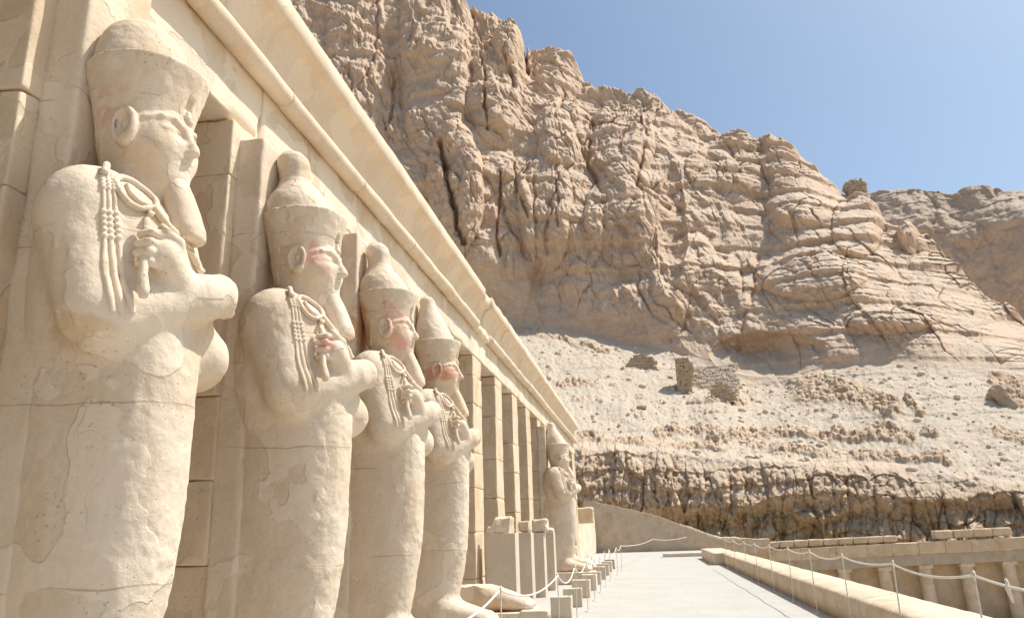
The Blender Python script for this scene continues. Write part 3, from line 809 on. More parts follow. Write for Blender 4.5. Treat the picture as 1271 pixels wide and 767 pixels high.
m_par = limestone("parapet_stone", (.65, .54, .41), (.58, .465, .34), (.52, .385, .24), .6, .6, .8)
par = empty("parapet", (3.1, 20, 0)); tag(par, "low smooth parapet wall along the open edge of the terrace", "parapet wall")
mb = MB(); y = -4.0; i = 0
prof0 = np.array([(0, -.01), (.63, -.01), (.63, .50), (.60, .53), (.10, .475), (.04, .455), (0.0, .42)])
while y < 36:
    L = rng.uniform(3.5, 5.0); b = min(36.2, y + L)
    V, F = extrude_profile(prof0 + np.array([rng.uniform(-.004, .004), rng.uniform(-.003, .003)]), y + .002 - 20, b - .002 - 20, .12, .010, 200 + i); mb.add(V, F); y = b; i += 1
mb.build("wall_body", m_par, par)
V, F = rock_box((-.42, 16.25, -.01), (.66, 24.5, .50), .2, .04, .012, .08, 5, 1.8); MB().add(V, F).build("end_pier", m_par, par)
step = empty("stone_step", (.7, 47.5, 0)); tag(step, "low stone step lying across the far end of the white path", "step")
V, F = rock_box((0, 0, -.01), (3.0, .9, .20), .2, .02, .004, .03, 9); MB().add(V, F).build("slab", m_par, step)

# rope stanchions
m_iron = NT("stanchion_paint"); m_iron = m_iron.out(m_iron.mix(m_iron.ramp(m_iron.noise(m_iron.pos, 30, 3), [(.4, 0), (.6, 1)]), (.56, .53, .47), (.70, .66, .59)))
m_rope = NT("rope_fibre"); 
_w = m_rope.n.new("ShaderNodeTexWave"); _w.inputs["Scale"].default_value = 30; m_rope.link(m_rope.pos, _w.inputs[0])
m_rope = m_rope.out((.74, .69, .60), m_rope.bump(_w.outputs["Fac"], .004, .6))
def stanchion_parts(h):
    post = MB(); post.add(*lathe([(.0, 0), (.0085, 0), (.009, .01), (.0085, h - .05), (.0085, h - .03)], 10))
    ring = MB(); a = np.linspace(0, 2 * math.pi, 17)
    P = np.stack([.0 * a, .036 * np.cos(a), h + .01 + .036 * np.sin(a)], 1); ring.add(*tube(P, .010, 8, False))
    base = MB(); base.add(*lathe([(.0, 0), (.07, 0), (.07, .008), (.03, .016), (.012, .03), (0, .03)], 14))
    return post, ring, base
def make_stanchions(pts, h, grp, labels):
    post, ring, base = stanchion_parts(h)
    r = empty("rope_stanchion"); post.build("post", m_iron, r); ring.build("ring", m_iron, r); base.build("base", m_iron, r)
    for i, (x, y) in enumerate(pts):
        o = r if i == 0 else copy_tree(r)
        o.location = (x, y, 0); o.rotation_euler = (rng.uniform(-.02, .02), rng.uniform(-.02, .02), rng.uniform(-.3, .3))
        tag(o, labels[i], "stanchion", grp)
def rope(pts, h, sag, name, label, rad=.012):
    P = []
    for i, ((x0, y0), (x1, y1)) in enumerate(zip(pts[:-1], pts[1:])):
        t = np.linspace(0, 1, 18)[(0 if i == 0 else 1):]
        s = sag[i % len(sag)]
        P.append(np.stack([x0 + (x1 - x0) * t, y0 + (y1 - y0) * t, h + .01 - 4 * s * t * (1 - t)], 1))
    P = np.concatenate(P)
    o = MB().add(*tube(P, rad, 8)).build(name, m_rope); tag(o, label, "rope"); return o
ORD = ["nearest", "second", "third", "fourth", "fifth", "sixth", "seventh", "eighth", "ninth", "tenth", "eleventh", "twelfth"]
rp = [(2.93, 5.7), (2.94, 8.2), (2.94, 10.75), (2.95, 13.4), (2.95, 15.95), (2.94, 18.4), (2.95, 21.1), (2.93, 23.8), (2.94, 26.6), (2.96, 29.8), (2.95, 33.0)]
make_stanchions(rp, 1.08, "stanchions along the parapet", [f"{ORD[i]} thin rope stanchion from the camera in front of the parapet" for i in range(len(rp))])
rope(rp, 1.08, [.06, .075, .055, .08, .06], "rope", "white rope swagging between the stanchions along the parapet")
lp = [(-1.85, 5.6), (-1.80, 9.6), (-1.42, 12.4), (-1.40, 15.0), (-1.36, 17.1), (-1.38, 19.6), (-1.39, 22.1), (-1.37, 24.4), (-1.35, 27.0), (-1.25, 30.4), (-1.2, 33.6)]
make_stanchions(lp, .95, "stanchions along the statues", [f"{ORD[i]} thin rope stanchion from the camera on the statues' side of the path" for i in range(len(lp))])
rope(lp, .95, [.16, .16, .18, .14, .17, .14], "rope", "white rope swagging between the stanchions in front of the statues")
cr = [(-1.2, 33.6), (.2, 52.0), (2.6, 58.5)]
rope(cr, .95, [.12], "rope", "far rope drawn across the end of the path before the sloping wall", .014)
# a knot tied on the parapet rope
mb = MB(); mb.add(*tube([(0, 0, .07), (.01, .0, .03), (0, 0, 0), (.015, .0, -.06), (.03, .01, -.12)], [.012, .016, .02, .015, .009], 7))
o = mb.build("rope_knot", m_rope); o.location = (2.935, 7.5, 1.03); tag(o, "short knotted rope end hanging on the rope nearest the right edge", "knot")

# ------------------------------------------------------------------ the colonnade across the court
fc = empty("court_colonnade", (16, 61, 0)); tag(fc, "long tan colonnade across the lower court with pale fluted columns", "colonnade")
fc.rotation_euler.y = R_(-1.3)
m_fc = limestone("court_wall_stone", (.60, .465, .32), (.53, .395, .26), (.48, .335, .19), .6, .6)
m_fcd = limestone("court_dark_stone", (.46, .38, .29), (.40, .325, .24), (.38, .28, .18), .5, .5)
m_col = limestone("column_stone", (.62, .495, .355), (.56, .43, .30), (.50, .36, .22), .6, .6)
mb = MB(); x = -12.0; i = 0
while x < 34:
    w = rng.uniform(1.6, 2.6)
    V, F = rock_box((x + .004, 0, -.80), (x + w - .004, .9, .02), .3, .02, .008, .06, 250 + i, 1.6, .01); mb.add(V, F); x += w; i += 1
mb.build("cornice_course", m_fc, fc)
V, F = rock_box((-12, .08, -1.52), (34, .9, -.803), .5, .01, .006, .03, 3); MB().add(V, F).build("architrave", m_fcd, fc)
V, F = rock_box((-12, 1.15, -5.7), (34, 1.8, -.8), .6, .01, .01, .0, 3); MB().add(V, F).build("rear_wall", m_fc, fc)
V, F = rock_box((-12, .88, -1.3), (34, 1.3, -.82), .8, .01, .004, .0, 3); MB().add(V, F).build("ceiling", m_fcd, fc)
shaft = MB(); a = np.linspace(0, 2 * math.pi, 96, endpoint=False)
zz = np.linspace(-5.7, -1.75, 10); V = []
for z in zz:
    r = .47 - .06 * (z + 5.7) / 4; rr = r * (1 - .035 * np.abs(np.sin(a * 8)))
    V.append(np.stack([rr * np.cos(a), .5 + rr * np.sin(a), 0 * a + z], 1))
I = np.arange(len(zz) * 96).reshape(len(zz), 96); J = np.roll(I, -1, 1)
shaft.add(np.concatenate(V), np.stack([I[:-1], J[:-1], J[1:], I[1:]], -1).reshape(-1, 4))
shaft_me = None
for k in range(-3, 9):
    xk = .2 + 2.72 * k
    if shaft_me is None:
        o = shaft.build("column", m_col, fc, False); shaft_me = o.data
    else: o = link("column", shaft_me, m_col, fc, False)
    o.location = (xk, 0, 0)
    V, F = rock_box((-.46, .06, -1.76), (.46, .94, -1.523), .2, .02, .004, .03, 300 + k); MB().add(V, F).build("abacus", m_col, o)
    # engaged stone behind each bay
# capping stones along the top
for (xa, xb, h, n) in ((-10.8, 1.45, .44, 12), (3.9, 9.0, .55, 4)):
    e = empty("coping_stones", (xa, .35, 0)); e.location = (16 + xa, 61 + .15, .02 + .025 * (xa + 6)); e.rotation_euler.y = R_(-1.3)
    tag(e, "long row of rounded coping stones on the court colonnade's roof edge" if n == 12 else "short row of rounded coping stones near the right edge, atop the court colonnade", "coping")
    w = (xb - xa) / n
    for j in range(n):
        V, F = rock_box((j * w + .01, 0, -.02), (j * w + w - .01, .8, h * rng.uniform(.93, 1.03)), .12, .10, .012, .08, 330 + j + n, 2, .02); MB().add(V, F).build("coping_stone", m_fc, e)
# ------------------------------------------------------------------ the cliffs behind the temple
def feat(pts):
    """(px, py, horizontal distance) -> bearing, distance, height (sorted by bearing)"""
    out = []
    for px, py, r in pts:
        d = pray(px, py); hd = math.hypot(d[0], d[1]); out.append((math.atan2(d[0], d[1]), r, EYE + r * d[2] / hd))
    out.sort(); return np.array(out).T
def rock_material(name, cols, sand, bump=1.0, scale=1.0, dust=True):
    t = NT(name); p = t.pos
    at = t.n.new("ShaderNodeAttribute"); at.attribute_name = "rock"; rk = at.outputs["Fac"]
    n1 = t.noise(t.mapping(p, (1, 1, 1.6)), .05 * scale, 7, .62, .5)
    c = t.mix(t.ramp(n1, [(.36, 0), (.64, 1)]), cols[0], cols[1])
    n2 = t.noise(t.mapping(p, (1, 1, 2.6), (5, 2, 9)), .32 * scale, 6, .65, .4)
    c = t.mix(t.ramp(n2, [(.40, 0), (.66, .8)]), c, cols[2])
    n3 = t.noise(p, 2.2 * scale, 6, .7); c = t.mix(t.ramp(n3, [(.36, .35), (.55, 0)]), c, tuple(q * .62 for q in cols[0]))
    c = t.mix(t.ramp(n3, [(.56, 0), (.72, .35)]), c, tuple(min(1, q * 1.2) for q in cols[1]))
    # dust and sand lying on what faces up
    sx = t.n.new("ShaderNodeSeparateXYZ"); t.link(t.nor, sx.inputs[0])
    up = t.math('ADD', sx.outputs[2], t.math('MULTIPLY', t.math('SUBTRACT', t.noise(p, .9 * scale, 5, .6), .5), .45))
    um = t.ramp(up, [(.50, 0), (.78, .85)])
    sn = t.noise(p, .6 * scale, 6, .65); pb = t.noise(p, 5.5 * scale, 4, .7)
    sc = t.mix(t.ramp(sn, [(.3, 0), (.7, 1)]), tuple(q * .86 for q in sand), sand)
    sc = t.mix(t.ramp(pb, [(.28, .35), (.44, 0)]), sc, tuple(q * .55 for q in sand))
    sc = t.mix(t.ramp(pb, [(.58, 0), (.75, .35)]), sc, tuple(min(1, q * 1.2) for q in sand))
    sandm = t.math('MAXIMUM', t.math('SUBTRACT', 1.0, rk), t.math('MULTIPLY', um, .8 if dust else 0))
    col = t.mix(sandm, c, sc)
    lo = t.n.new("ShaderNodeAttribute"); lo.attribute_name = "brown"
    dk = t.mix(t.ramp(n2, [(.35, 0), (.65, 1)]), (.40, .265, .135), (.57, .41, .24))
    dk = t.mix(t.ramp(n3, [(.38, .6), (.58, 0)]), dk, (.24, .165, .095))
    col = t.mix(t.math('MULTIPLY', lo.outputs["Fac"], t.math('SUBTRACT', 1.0, t.math('MULTIPLY', um, .8))), col, dk)
    h = t.noise(t.mapping(p, (1, 1, 1.5)), 1.1 * scale, 8, .68)
    b = t.bump(h, .34 * bump, .8); b = t.bump(n3, .13 * bump, .75, b); b = t.bump(pb, .10 * bump, .6, b)
    return t.out(col, b)

def seg_dist(px, py, poly):
    d = np.full(px.shape, 1e9, np.float32)
    for (x0, y0), (x1, y1) in zip(poly[:-1], poly[1:]):
        L = (x1 - x0) ** 2 + (y1 - y0) ** 2
        t = np.clip(((px - x0) * (x1 - x0) + (py - y0) * (y1 - y0)) / L, 0, 1)
        d = np.minimum(d, np.hypot(px - x0 - t * (x1 - x0), py - y0 - t * (y1 - y0)))
    return d
def put_attr(me, name, v):
    a = me.attributes.new(name, 'FLOAT', 'POINT'); a.data.foreach_set("value", np.ascontiguousarray(v.ravel(), np.float32))

def build_cliff():
    th = np.unique(np.concatenate([np.linspace(R_(-46), R_(-29), 120), np.linspace(R_(-29), R_(29.5), 1300), np.linspace(R_(29.5), R_(50), 120)]))
    F2 = feat([(400, 470, 112), (560, 535, 108), (640, 548, 107), (715, 558, 106), (800, 562, 106), (900, 570, 107), (1000, 577, 107), (1100, 584, 108), (1200, 594, 108), (1271, 602, 108), (1500, 625, 112)])
    F3 = feat([(200, 260, 180), (360, 320, 176), (560, 375, 172), (640, 402, 168), (720, 414, 164), (800, 432, 158), (880, 450, 152), (925, 472, 148), (1000, 466, 146), (1080, 452, 146), (1150, 448, 147), (1200, 455, 148), (1271, 464, 150), (1500, 500, 160)])
    F4 = feat([(200, 40, 200), (360, 150, 196), (470, 186, 192), (530, 182, 190), (600, 174, 188), (680, 192, 186), (740, 235, 184), (800, 250, 180), (850, 285, 177), (900, 325, 174), (960, 330, 172), (1040, 325, 172), (1100, 345, 172), (1160, 372, 172), (1220, 405, 172), (1271, 432, 172), (1500, 480, 180)])
    F5 = feat([(150, -330, 226), (360, -130, 222), (470, -62, 220), (545, -14, 218), (568, -4, 218), (582, 20, 220), (612, 33, 222), (640, 42, 222), (650, 60, 223), (658, 74, 223), (690, 74, 222), (706, 82, 222), (728, 104, 222), (745, 122, 222), (775, 134, 224), (795, 125, 222), (815, 131, 222), (835, 149, 222), (880, 163, 222), (905, 168, 222), (940, 186, 220), (955, 178, 218), (985, 192, 218), (1003, 207, 218), (1040, 240, 216), (1056, 248, 214), (1078, 252, 212), (1100, 282, 206), (1122, 290, 204), (1150, 304, 202), (1175, 326, 200), (1200, 350, 196), (1230, 379, 194), (1271, 405, 192), (1330, 430, 192), (1500, 470, 196)])
    def at(Fx): return np.interp(th, Fx[0], Fx[1]), np.interp(th, Fx[0], Fx[2])
    n = len(th); one = np.ones(n)
    r2, z2 = at(F2); r3, z3 = at(F3); r4, z4 = at(F4); r5, z5 = at(F5)
    rows = [(99 * one, -7 * one), (101 * one, -6 * one), (r2, z2), (r3, z3), (r4, z4), (r5, z5), (r5 + 25, z5 + 1), (r5 + 160, z5 * .35)]
    cnt = [6, 170, 150, 210, 190, 16, 12]
    Rr = []; Zz = []; T = []
    for i, c in enumerate(cnt):
        t = np.linspace(0, 1, c, endpoint=(i == len(cnt) - 1))
        if i == 1: tr, tz = t ** 1.5, t
        elif i == 2: tr, tz = t, t ** 1.08
        else: tr, tz = t, t
        Rr.append(rows[i][0][None] * (1 - tr[:, None]) + rows[i + 1][0][None] * tr[:, None])
        Zz.append(rows[i][1][None] * (1 - tz[:, None]) + rows[i + 1][1][None] * tz[:, None]); T.append(i + t)
    Rr = np.concatenate(Rr).astype(np.float32); Zz = np.concatenate(Zz).astype(np.float32); T = np.concatenate(T).astype(np.float32)[:, None] * np.ones((1, n), np.float32)
    TH = np.ones_like(Rr) * th[None].astype(np.float32)
    for _ in range(10):                       # soften the creases between the bands
        for A in (Rr, Zz): A[1:-1] = (A[:-2] + 2 * A[1:-1] + A[2:]) / 4
    x = Rr * np.sin(TH); y = Rr * np.cos(TH)
    px, py = proj(np.stack([x, y, Zz], -1).reshape(-1, 3)); px = px.reshape(x.shape).astype(np.float32); py = py.reshape(x.shape).astype(np.float32)
    s = TH * 165; z = Zz
    w1 = fbm(s / 22, z / 26, s * 0, 4, 11); w2 = fbm(s / 22, z / 26, s * 0 + 7, 4, 12)
    s1 = s + 7 * w1 + .18 * z; z1 = z + 6 * w2
    f_s = fbm(s / 3.2, z / 3.2, s * 0 + 2, 5, 31); f_m = fbm(s / 9, z / 9, s * 0 + 3, 5, 33)
    T_ = T; T = T + sstep(1.4, 1.7, T) * (1 - sstep(2.4, 2.6, T)) * (.16 * f_m + .12 * f_s)
    low = sstep(.95, 1.05, T) * (1 - sstep(1.80, 2.10, T))
    scree = sstep(1.84, 2.12, T) * (1 - sstep(2.93, 3.03, T))
    cliff = sstep(2.88, 3.32, T) * (1 - sstep(5.0, 5.9, T))
    T = T_
    # --- cliff
    a1, b1, i1 = worley(s1 / 15, z1 / 30, 3); a2, b2, i2 = worley((s1 + 2 * f_m) / 5.2, (z1 + 2 * f_m) / 10, 5); a3, b3, i3 = worley((s1 + .8 * f_s) / 1.9, (z1 + .8 * f_s) / 2.9, 9)
    g1 = sstep(-.05, .25, fbm(s / 18, z / 18, s * 0 + 5, 3, 41)); g2 = sstep(-.05, .25, fbm(s / 9, z / 9, s * 0 + 6, 3, 43))
    right = sstep(830, 960, px)                       # the ledged spur on the right is broken flatter than the rounded buttresses
    left = 1 - right
    dc = (4.6 * left + 3.4 * right) * (1 - np.minimum(a1 * 1.15, 1) ** 2) - g1 * (2.0 * left + .9 * right) * np.exp(-((b1 - a1) / .04) ** 2) * .7
    var = .45 + 1.1 * np.clip(.5 + .9 * f_m, 0, 1)
    dc += var * (1.1 * (1 - np.minimum(a2 * 1.15, 1) ** 2) + 1.3 * (i2 - .5) - .6 * g2 * np.exp(-((b2 - a2) / .05) ** 2))
    dc += var * (.30 * (1 - np.minimum(a3 * 1.1, 1) ** 2) + .65 * (i3 - .5))
    f_x = fbm(s / .9, z / 1.1, s * 0 + 6, 4, 37)
    dc += 2.0 * f_m + .85 * f_s + .32 * f_x
    # bedding: ledges that step back
    zz_ = (z + 2.5 * w2 + .06 * s) / 6.5; fr = zz_ - np.floor(zz_); led = (np.clip(fr / .82, 0, 1) ** 1.3 - np.clip((fr - .82) / .18, 0, 1) ** 2)
    dc -= (.9 + 1.5 * right) * (.5 + .8 * np.clip(fbm(s / 30, z / 12, s * 0, 3, 51) + .3, 0, 1)) * (led - .5)
    zz_ = (z + 1.2 * w2 + .05 * s + .5 * f_m) / 1.7; fr = zz_ - np.floor(zz_); dc -= (.25 + .25 * right) * (fr - .5) * np.clip(.5 + f_m, 0, 1)
    rid = 1 - np.abs(fbm(s1 / 1.3, z1 / 9, s * 0, 4, 57)); dc += (1.3 * left + .4 * right) * (rid - .7)
    rid = 1 - np.abs(fbm(s1 / 4.5, z1 / 22, s * 0, 3, 59)); dc += (2.0 * left + .5 * right) * (rid - .7)
    # buttresses and clefts where they stand
    for (cx, cy, rx, ry, A) in [(566, 250, 36, 84, 8), (615, 310, 48, 118, 6), (676, 268, 36, 74, 5.5), (716, 285, 36, 64, 4), (772, 278, 44, 62, 5), (632, 74, 17, 27, 6), (692, 95, 32, 28, 4),
                                (770, 190, 42, 48, 4), (826, 206, 52, 42, 4), (905, 222, 52, 36, 3), (540, 70, 46, 150, 5), (440, 80, 40, 120, 3), (615, 130, 34, 60, 4), (700, 170, 36, 46, 4), (1000, 260, 50, 30, 4),
                                (1065, 290, 34, 36, 5), (1132, 305, 14, 18, 5), (1010, 350, 70, 30, 5), (1110, 400, 60, 16, 4), (955, 440, 75, 26, -7), (835, 300, 18, 80, -4), (880, 395, 40, 50, -3), (795, 390, 60, 40, 3)]:
        q = ((px - cx + 6 * f_m) / rx) ** 2 + ((py - cy + 6 * w1) / ry) ** 2
        dc += A * np.sqrt(np.clip(1 - q, 0, 1))
    for poly, wd, A in [([(546, 196), (553, 222), (558, 258), (566, 288), (577, 318)], 2.8, 5.5), ([(651, 58), (653, 80), (655, 98)], 2.2, 7), ([(470, -40), (466, 60), (462, 90)], 1.6, 1.6), ([(489, 92), (487, 140), (478, 168)], 2.0, 2.0),
                        ([(628, 92), (636, 110), (637, 122)], 1.8, 2.2), ([(640, 215), (642, 250), (655, 285)], 1.8, 2.0), ([(662, 235), (664, 290)], 1.5, 1.5), ([(603, 140), (606, 175)], 1.8, 2.0), ([(735, 160), (730, 210), (745, 240)], 2.0, 2.0),
                        ([(575, 5), (597, 60), (600, 110), (603, 150)], 1.8, 2.2), ([(700, 115), (690, 160)], 1.6, 1.6), ([(800, 200), (790, 245), (830, 262)], 2.0, 2.0), ([(690, 240), (694, 300)], 1.5, 1.5), ([(620, 230), (618, 330)], 1.8, 2.5), ([(940, 320), (930, 380), (915, 430)], 3, 1.6)]:
        d = seg_dist(px + 5 * f_s + 2 * f_m, py, poly); dc -= A * np.exp(-(d / wd) ** 2)
    # --- scree: sand and rubble with bands of broken rock coming through
    out_ = np.zeros_like(px)
    for poly, wd in [([(815, 535), (860, 530), (905, 540), (960, 532), (1040, 540), (1110, 540)], 7), ([(1000, 488), (1045, 485), (1075, 492), (1112, 512)], 15), ([(860, 497), (900, 500), (925, 502)], 5), ([(690, 472), (740, 473)], 5),
                     ([(1235, 470), (1262, 480), (1275, 500)], 13), ([(1245, 540), (1275, 548)], 9), ([(1090, 530), (1135, 545)], 8), ([(1150, 540), (1165, 545)], 5), ([(640, 408), (700, 422), (760, 440)], 3), ([(790, 400), (850, 425), (900, 442)], 10),
                     ([(1130, 500), (1150, 515)], 5), ([(930, 548), (1000, 560), (1100, 565), (1180, 575)], 7), ([(700, 540), (800, 548), (900, 556)], 6)]:
        d = seg_dist(px + 10 * f_m, py + 5 * f_s + 3 * f_m, poly); out_ = np.maximum(out_, 1 - sstep(wd * .55, wd * 1.15, d))
    spk = sstep(.36, .5, fbm(s / 2.6, z / 1.1, s * 0 + 9, 4, 71)) * .4
    out_ = np.clip(np.maximum(out_, spk), 0, 1)
    a4, b4, i4 = worley((s + .8 * f_s) / 1.5, (z * 1.6 + .5 * f_s) / 1.0, 15)
    rub = fbm(s * 1.1, z * 1.9, s * 0, 4, 77)
    f_xs = fbm(s / .7, z / .45, s * 0 + 8, 3, 39)
    ds = 1.1 * f_m + .30 * f_s + .16 * rub + .15 * f_xs + out_ * (.3 + .4 * (1 - np.minimum(a4, 1) ** 2) - .3 * np.exp(-((b4 - a4) / .1) ** 2) + .7 * f_s + .4 * f_xs)
    zz_ = (z + 1.5 * w2 + .03 * s) / 3.0; fr = zz_ - np.floor(zz_); ds -= .22 * (fr - .5) * sstep(-.1, .25, fbm(s / 14, z / 5, s * 0 + 4, 3, 79))
    # --- lower band: blocky vertical rock with sandy shoulders
    a5, b5, i5 = worley((s + 1.2 * f_s) / 2.7, (z + 1.5 * f_s) / 7.5, 21); a6, b6, i6 = worley((s + .7 * f_s) / 1.1, (z + .8 * f_s) / 1.5, 23)
    tz = np.clip((z + 6) / 17, 0, 1)
    g5 = sstep(-.1, .3, fbm(s / 5, z / 6, s * 0 + 2, 3, 61))
    dl = 1.3 * (i5 - .4) + .8 * (1 - np.minimum(a5, 1) ** 2) - .30 * g5 * np.exp(-((b5 - a5) / .05) ** 2) * (1 - sstep(.7, .95, tz)) + .5 * (1 - np.minimum(a6, 1) ** 2) + .5 * (i6 - .5) + .9 * f_m + .7 * f_s + .4 * f_xs
    dl += 1.7 * sstep(.50, .62, tz + .10 * w2 + .05 * f_m) - .9                       # the upper half juts out
    zz_ = (z + 2.2 * f_m + 1.2 * w2) / 2.1; fr = zz_ - np.floor(zz_); dl -= .45 * (fr - .5)
    lumps = np.maximum(0, fbm(s / 4.2, z / 3, s * 0 + 1, 3, 91) - .18) * 8 * (1 - sstep(.45, .6, tz)); dl += lumps
    d = .84 * dc * cliff + ds * scree + dl * low
    d *= 1 - sstep(6.1, 6.9, T)
    Rn = Rr - d * (1 - .35 * scree); Zn = Zz + d * (.30 * cliff * sstep(4.0, 5.0, T) + .55 * scree + .08 * low) 
    Zn += sstep(4.6, 5.0, T) * (1 - sstep(5.8, 6.3, T)) * (1.2 * f_m + .7 * f_s)
    V = np.stack([Rn * np.sin(TH), Rn * np.cos(TH), Zn], -1).reshape(-1, 3)
    I = np.arange(V.shape[0]).reshape(Rr.shape)
    Q = np.stack([I[:-1, :-1], I[:-1, 1:], I[1:, 1:], I[1:, :-1]], -1).reshape(-1, 4)
    me = mesh_np("cliffs", V, Q)
    rock = np.clip(1 - scree + out_ * scree, 0, 1) * (1 - .75 * sstep(.30, .6, lumps) * low)
    put_attr(me, "rock", rock); 
    put_attr(me, "brown", low * (1 - .55 * sstep(.48, .66, tz + .10 * w2)) * .95 + .35 * out_ * scree)
    o = link("cliffs", me, m_rock); kind(o); return o
m_rock = rock_material("cliff_rock", [(.575, .405, .28), (.655, .475, .34), (.71, .555, .42)], (.58, .49, .385))
cliffs = build_cliff()

def build_far():
    th = np.linspace(R_(6), R_(62), 800)
    def fx(p): f = feat(p); return np.interp(th, f[0], f[1]), np.interp(th, f[0], f[2])
    one = np.ones_like(th)
    rt, zt = fx([(500, 380, 392), (900, 270, 390), (1040, 252, 385), (1085, 243, 380), (1120, 239, 378), (1160, 243, 378), (1185, 247, 378), (1205, 239, 376), (1225, 238, 376), (1250, 241, 374), (1271, 239, 374), (1500, 215, 370)])
    rm, zm = fx([(500, 420, 375), (900, 340, 375), (1085, 300, 362), (1150, 292, 360), (1200, 305, 356), (1230, 285, 352), (1271, 275, 345), (1500, 262, 340)])
    rows = [(330 * one, 0 * one), (rm - 8, 50 + 0 * one), (rm, zm), (rt, zt), (rt + 80, zt - 5)]; cnt = [10, 130, 110, 10]
    Rr = []; Zz = []; T = []
    for i, c in enumerate(cnt):
        t = np.linspace(0, 1, c, endpoint=(i == len(cnt) - 1))[:, None]
        Rr.append(rows[i][0] * (1 - t) + rows[i + 1][0] * t); Zz.append(rows[i][1] * (1 - t) + rows[i + 1][1] * t); T.append(i + t + 0 * one)
    Rr = np.concatenate(Rr).astype(np.float32); Zz = np.concatenate(Zz).astype(np.float32); T = np.concatenate(T); TH = np.ones_like(Rr) * th.astype(np.float32)
    for _ in range(6):
        for A in (Rr, Zz): A[1:-1] = (A[:-2] + 2 * A[1:-1] + A[2:]) / 4
    s = TH * 365; z = Zz
    w = fbm(s / 40, z / 40, s * 0, 4, 5); fm = fbm(s / 14, z / 14, s * 0, 5, 7); fs = fbm(s / 5, z / 5, s * 0, 4, 9)
    a, b, i = worley((s + 12 * w) / 26, (z + 10 * w) / 40, 31); a2, b2, i2 = worley((s + 4 * fm) / 8, (z + 4 * fm) / 13, 33)
    d = 6 * (1 - np.minimum(a * 1.1, 1) ** 2) - .7 * np.exp(-((b - a) / .045) ** 2) + 1.8 * (1 - np.minimum(a2, 1) ** 2) + 1.2 * (i2 - .5) + 3 * fm + 1.4 * fs
    fr = (z + 2.5 * w + 1.5 * fs) / 9; fr = fr - np.floor(fr); d -= .45 * (fr - .5) - 2.2 * (1 - np.abs(fbm((s + 4 * fm) / 6, z / 26, s * 0, 4, 41)) - .7) - .8 * fbm(s / 2.2, z / 2.5, s * 0, 4, 43)
    d *= 1 - sstep(3.05, 3.6, T)
    Zn = z + 1.5 * fm * sstep(2.7, 3, T)
    V = np.stack([(Rr - d) * np.sin(TH), (Rr - d) * np.cos(TH), Zn], -1).reshape(-1, 3)
    I = np.arange(V.shape[0]).reshape(Rr.shape)
    me = mesh_np("far_hills", V, np.stack([I[:-1, :-1], I[:-1, 1:], I[1:, 1:], I[1:, :-1]], -1).reshape(-1, 4))
    put_attr(me, "rock", np.ones_like(Rr)); put_attr(me, "brown", np.zeros_like(Rr))
    return kind(link("far_hills", me, rock_material("far_rock", [(.46, .355, .265), (.53, .42, .32), (.58, .465, .36)], (.55, .45, .35), 1.4, .6)))
build_far()

# ------------------------------------------------------------------ loose things on the slope
def on_cliff(px, py):
    d = Vector(pray(px, py)); ok, p, n, i = cliffs.ray_cast(Vector((0, 0, EYE)), d)
    return p if ok else Vector(d) * 130
bpy.context.view_layer.update()
m_rub = rock_material("rubble_rock", [(.42, .31, .195), (.51, .39, .26), (.58, .46, .33)], (.52, .44, .34), .15, 4.0, False)
m_mas = rock_material("dry_masonry", [(.63, .51, .385), (.69, .57, .44), (.73, .61, .48)], (.64, .55, .44), .12, 5.0, False)
def masonry(px0, px1, py0, py1, mat, name, label, cat, size=.5, dome=False, seed=0, part="stones", thick=1.2, lean=0.0):
    a = on_cliff((px0 + px1) / 2, py1); D = math.hypot(a.x, a.y); k = D / PF / .95
    W = (px1 - px0) * k; H = (py1 - py0) * k
    o = empty(name, tuple(a)); tag(o, label, cat); o.rotation_euler = (-lean, 0, -math.atan2(a.x, a.y))
    r = random.Random(seed); mb = MB(); z = -.8
    while z < H:
        h = size * r.uniform(.6, 1.0); x = -W / 2
        while x < W / 2:
            w = size * r.uniform(.7, 1.5)
            u = (x + w / 2) / (W / 2)
            top = H * (math.sqrt(max(0, 1 - u * u)) if dome else 1.0)
            if z < top:
                dy = 0 if not dome else (1 - math.sqrt(max(0, 1 - min(1, max(z, 0) / H) ** 2))) * 1.2
                V, F = rock_box((x, dy + r.uniform(-.12, .12), z), (x + w * .99, thick + r.uniform(0, .3), z + h * 1.0), .25, .07, .03, .05, r.randint(0, 999), 2, .05); mb.add(V, F)
            x += w
        z += h
    P = np.concatenate(mb.V); me = mesh_np(part, P, [np.concatenate(v) for v in mb.F.values()])
    put_attr(me, "rock", np.ones(len(P))); put_attr(me, "brown", np.zeros(len(P)))
    link(part, me, mat, o)
masonry(779, 813, 440, 457, m_rub, "rubble_mound", "low domed mound of brown rubble on the pale slope, left of the masonry wall", "rubble mound", .6, True, 3)
masonry(842, 858, 447, 488, m_rub, "rubble_pillar", "narrow upright brown rubble pillar at the left end of the masonry wall", "rubble pillar", .6, False, 4, thick=3)
masonry(858, 912, 448, 484, m_mas, "masonry_wall", "pale dry stone wall retaining the slope beside a brown rubble pillar", "stone wall", .55, False, 5, lean=.5)
masonry(884, 909, 476, 494, m_rub, "rubble_mound", "small brown rubble mound at the foot of the pale masonry wall", "rubble mound", .55, True, 6)
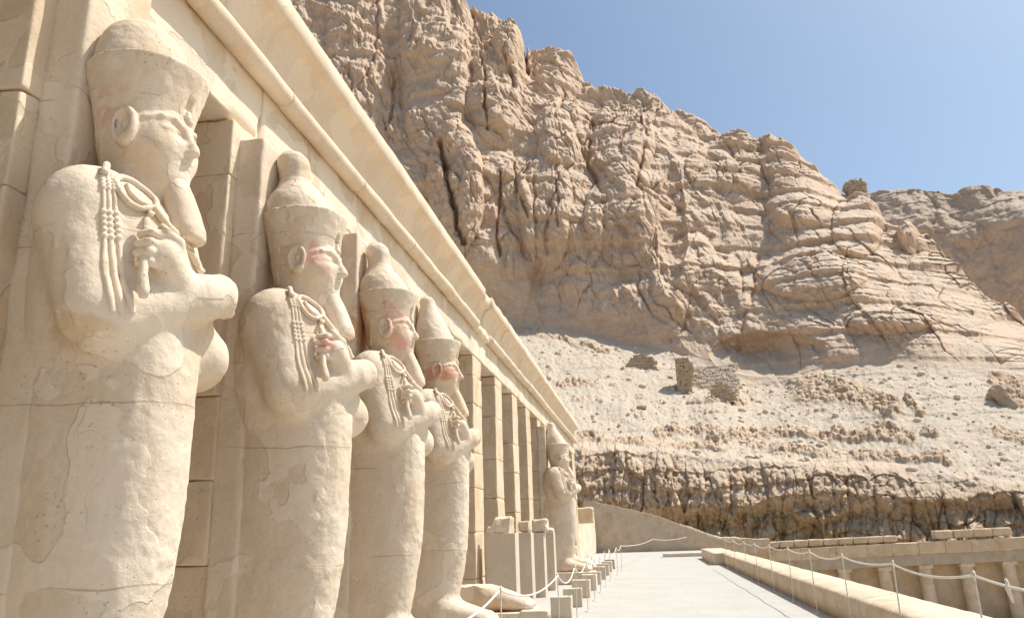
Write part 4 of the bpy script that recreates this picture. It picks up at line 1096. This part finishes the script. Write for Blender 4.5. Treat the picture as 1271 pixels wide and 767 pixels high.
def boulder(px, py, wpx, hpx, name, label, mat, seed, dp=1.0, cat="rock", warp=.12):
    a = on_cliff(px, py); D = math.hypot(a.x, a.y); k = D / PF / .95; W = wpx * k; H = hpx * k
    V, F = rock_box((-W / 2, -W * .4 * dp, -H * .25), (W / 2, W * .4 * dp, H), W / 16, min(W, H) * .42, W * .04, W * .12, seed, 3.0 / W, W * warp)
    me = mesh_np(name, V, F); put_attr(me, "rock", np.ones(len(V))); put_attr(me, "brown", np.zeros(len(V)))
    o = link(name, me, mat); o.location = a; o.rotation_euler.z = -math.atan2(a.x, a.y); tag(o, label, cat); return o
m_boul = rock_material("boulder_rock", [(.42, .315, .22), (.50, .385, .28), (.55, .44, .325)], (.58, .50, .40), .3, 2.0)
pin = boulder(1064, 250, 26, 27, "rock_pinnacle", "stubby rock pinnacle standing alone on the skyline", m_boul, 5, 1, "rock")
_d2 = pray(1064, 249); _r2 = 213.0; pin.location = Vector(_d2) / math.hypot(_d2[0], _d2[1]) * _r2 + Vector((0, 0, EYE))
boulder(797, 507, 11, 4, "boulder", "small dark flat boulder alone on the pale slope below the rubble mound", m_rub, 7)
boulder(1236, 497, 16, 8, "boulder", "pale boulder lying near the outcrop at the right edge of the slope", m_boul, 8)
boulder(885, 547, 15, 6, "boulder", "pale flat boulder on the ledge above the dark rock band", m_boul, 9)
boulder(1254, 504, 13, 24, "boulder", "large leaning brown slab of rock at the right edge of the slope", m_boul, 10).rotation_euler.y = -.5

# loose stones strewn over the slope
def loose_stones(n=2200):
    me = cliffs.data; N = len(me.vertices)
    co = np.zeros(N * 3, np.float32); me.vertices.foreach_get("co", co); co = co.reshape(-1, 3)
    rk = np.zeros(N, np.float32); me.attributes["rock"].data.foreach_get("value", rk)
    bw = np.zeros(N, np.float32); me.attributes["brown"].data.foreach_get("value", bw)
    rr = np.hypot(co[:, 0], co[:, 1])
    ok = np.nonzero((rk < .35) & (rr < 172) & (co[:, 2] > 6) & (np.abs(np.arctan2(co[:, 0], co[:, 1])) < R_(29)))[0]
    rs = np.random.RandomState(3); pick = rs.choice(ok, n)
    base = np.array([(1, 0, 0), (-1, 0, 0), (0, 1, 0), (0, -1, 0), (0, 0, 1), (0, 0, -1)] + [(a, b, c) for a in (-.66, .66) for b in (-.66, .66) for c in (-.66, .66)], float)
    bm = bmesh.new()
    for v in base: bm.verts.new(v)
    bmesh.ops.convex_hull(bm, input=bm.verts[:]); bmesh.ops.triangulate(bm, faces=bm.faces[:]); bm.verts.index_update()
    B = np.array([v.co[:] for v in bm.verts]); T = np.array([[v.index for v in f.verts] for f in bm.faces]); bm.free()
    size = .07 + .55 * rs.rand(n) ** 9
    V = B[None] * (1 + .35 * (rs.rand(n, len(B), 1) - .5)) * (size[:, None, None] * (.6 + .8 * rs.rand(n, 1, 3)))
    V[:, :, 2] *= .7; V += co[pick][:, None, :] + np.array([0, 0, .05])
    F = (T[None] + (np.arange(n) * len(B))[:, None, None]).reshape(-1, 3)
    m = mesh_np("loose_stones", V.reshape(-1, 3), [F]); put_attr(m, "rock", np.ones(n * len(B))); put_attr(m, "brown", np.zeros(n * len(B)))
    o = link("loose_stones", m, m_mas, None, False); tag(o, "loose stones strewn over the pale slope", "stones", None, "stuff")
loose_stones()
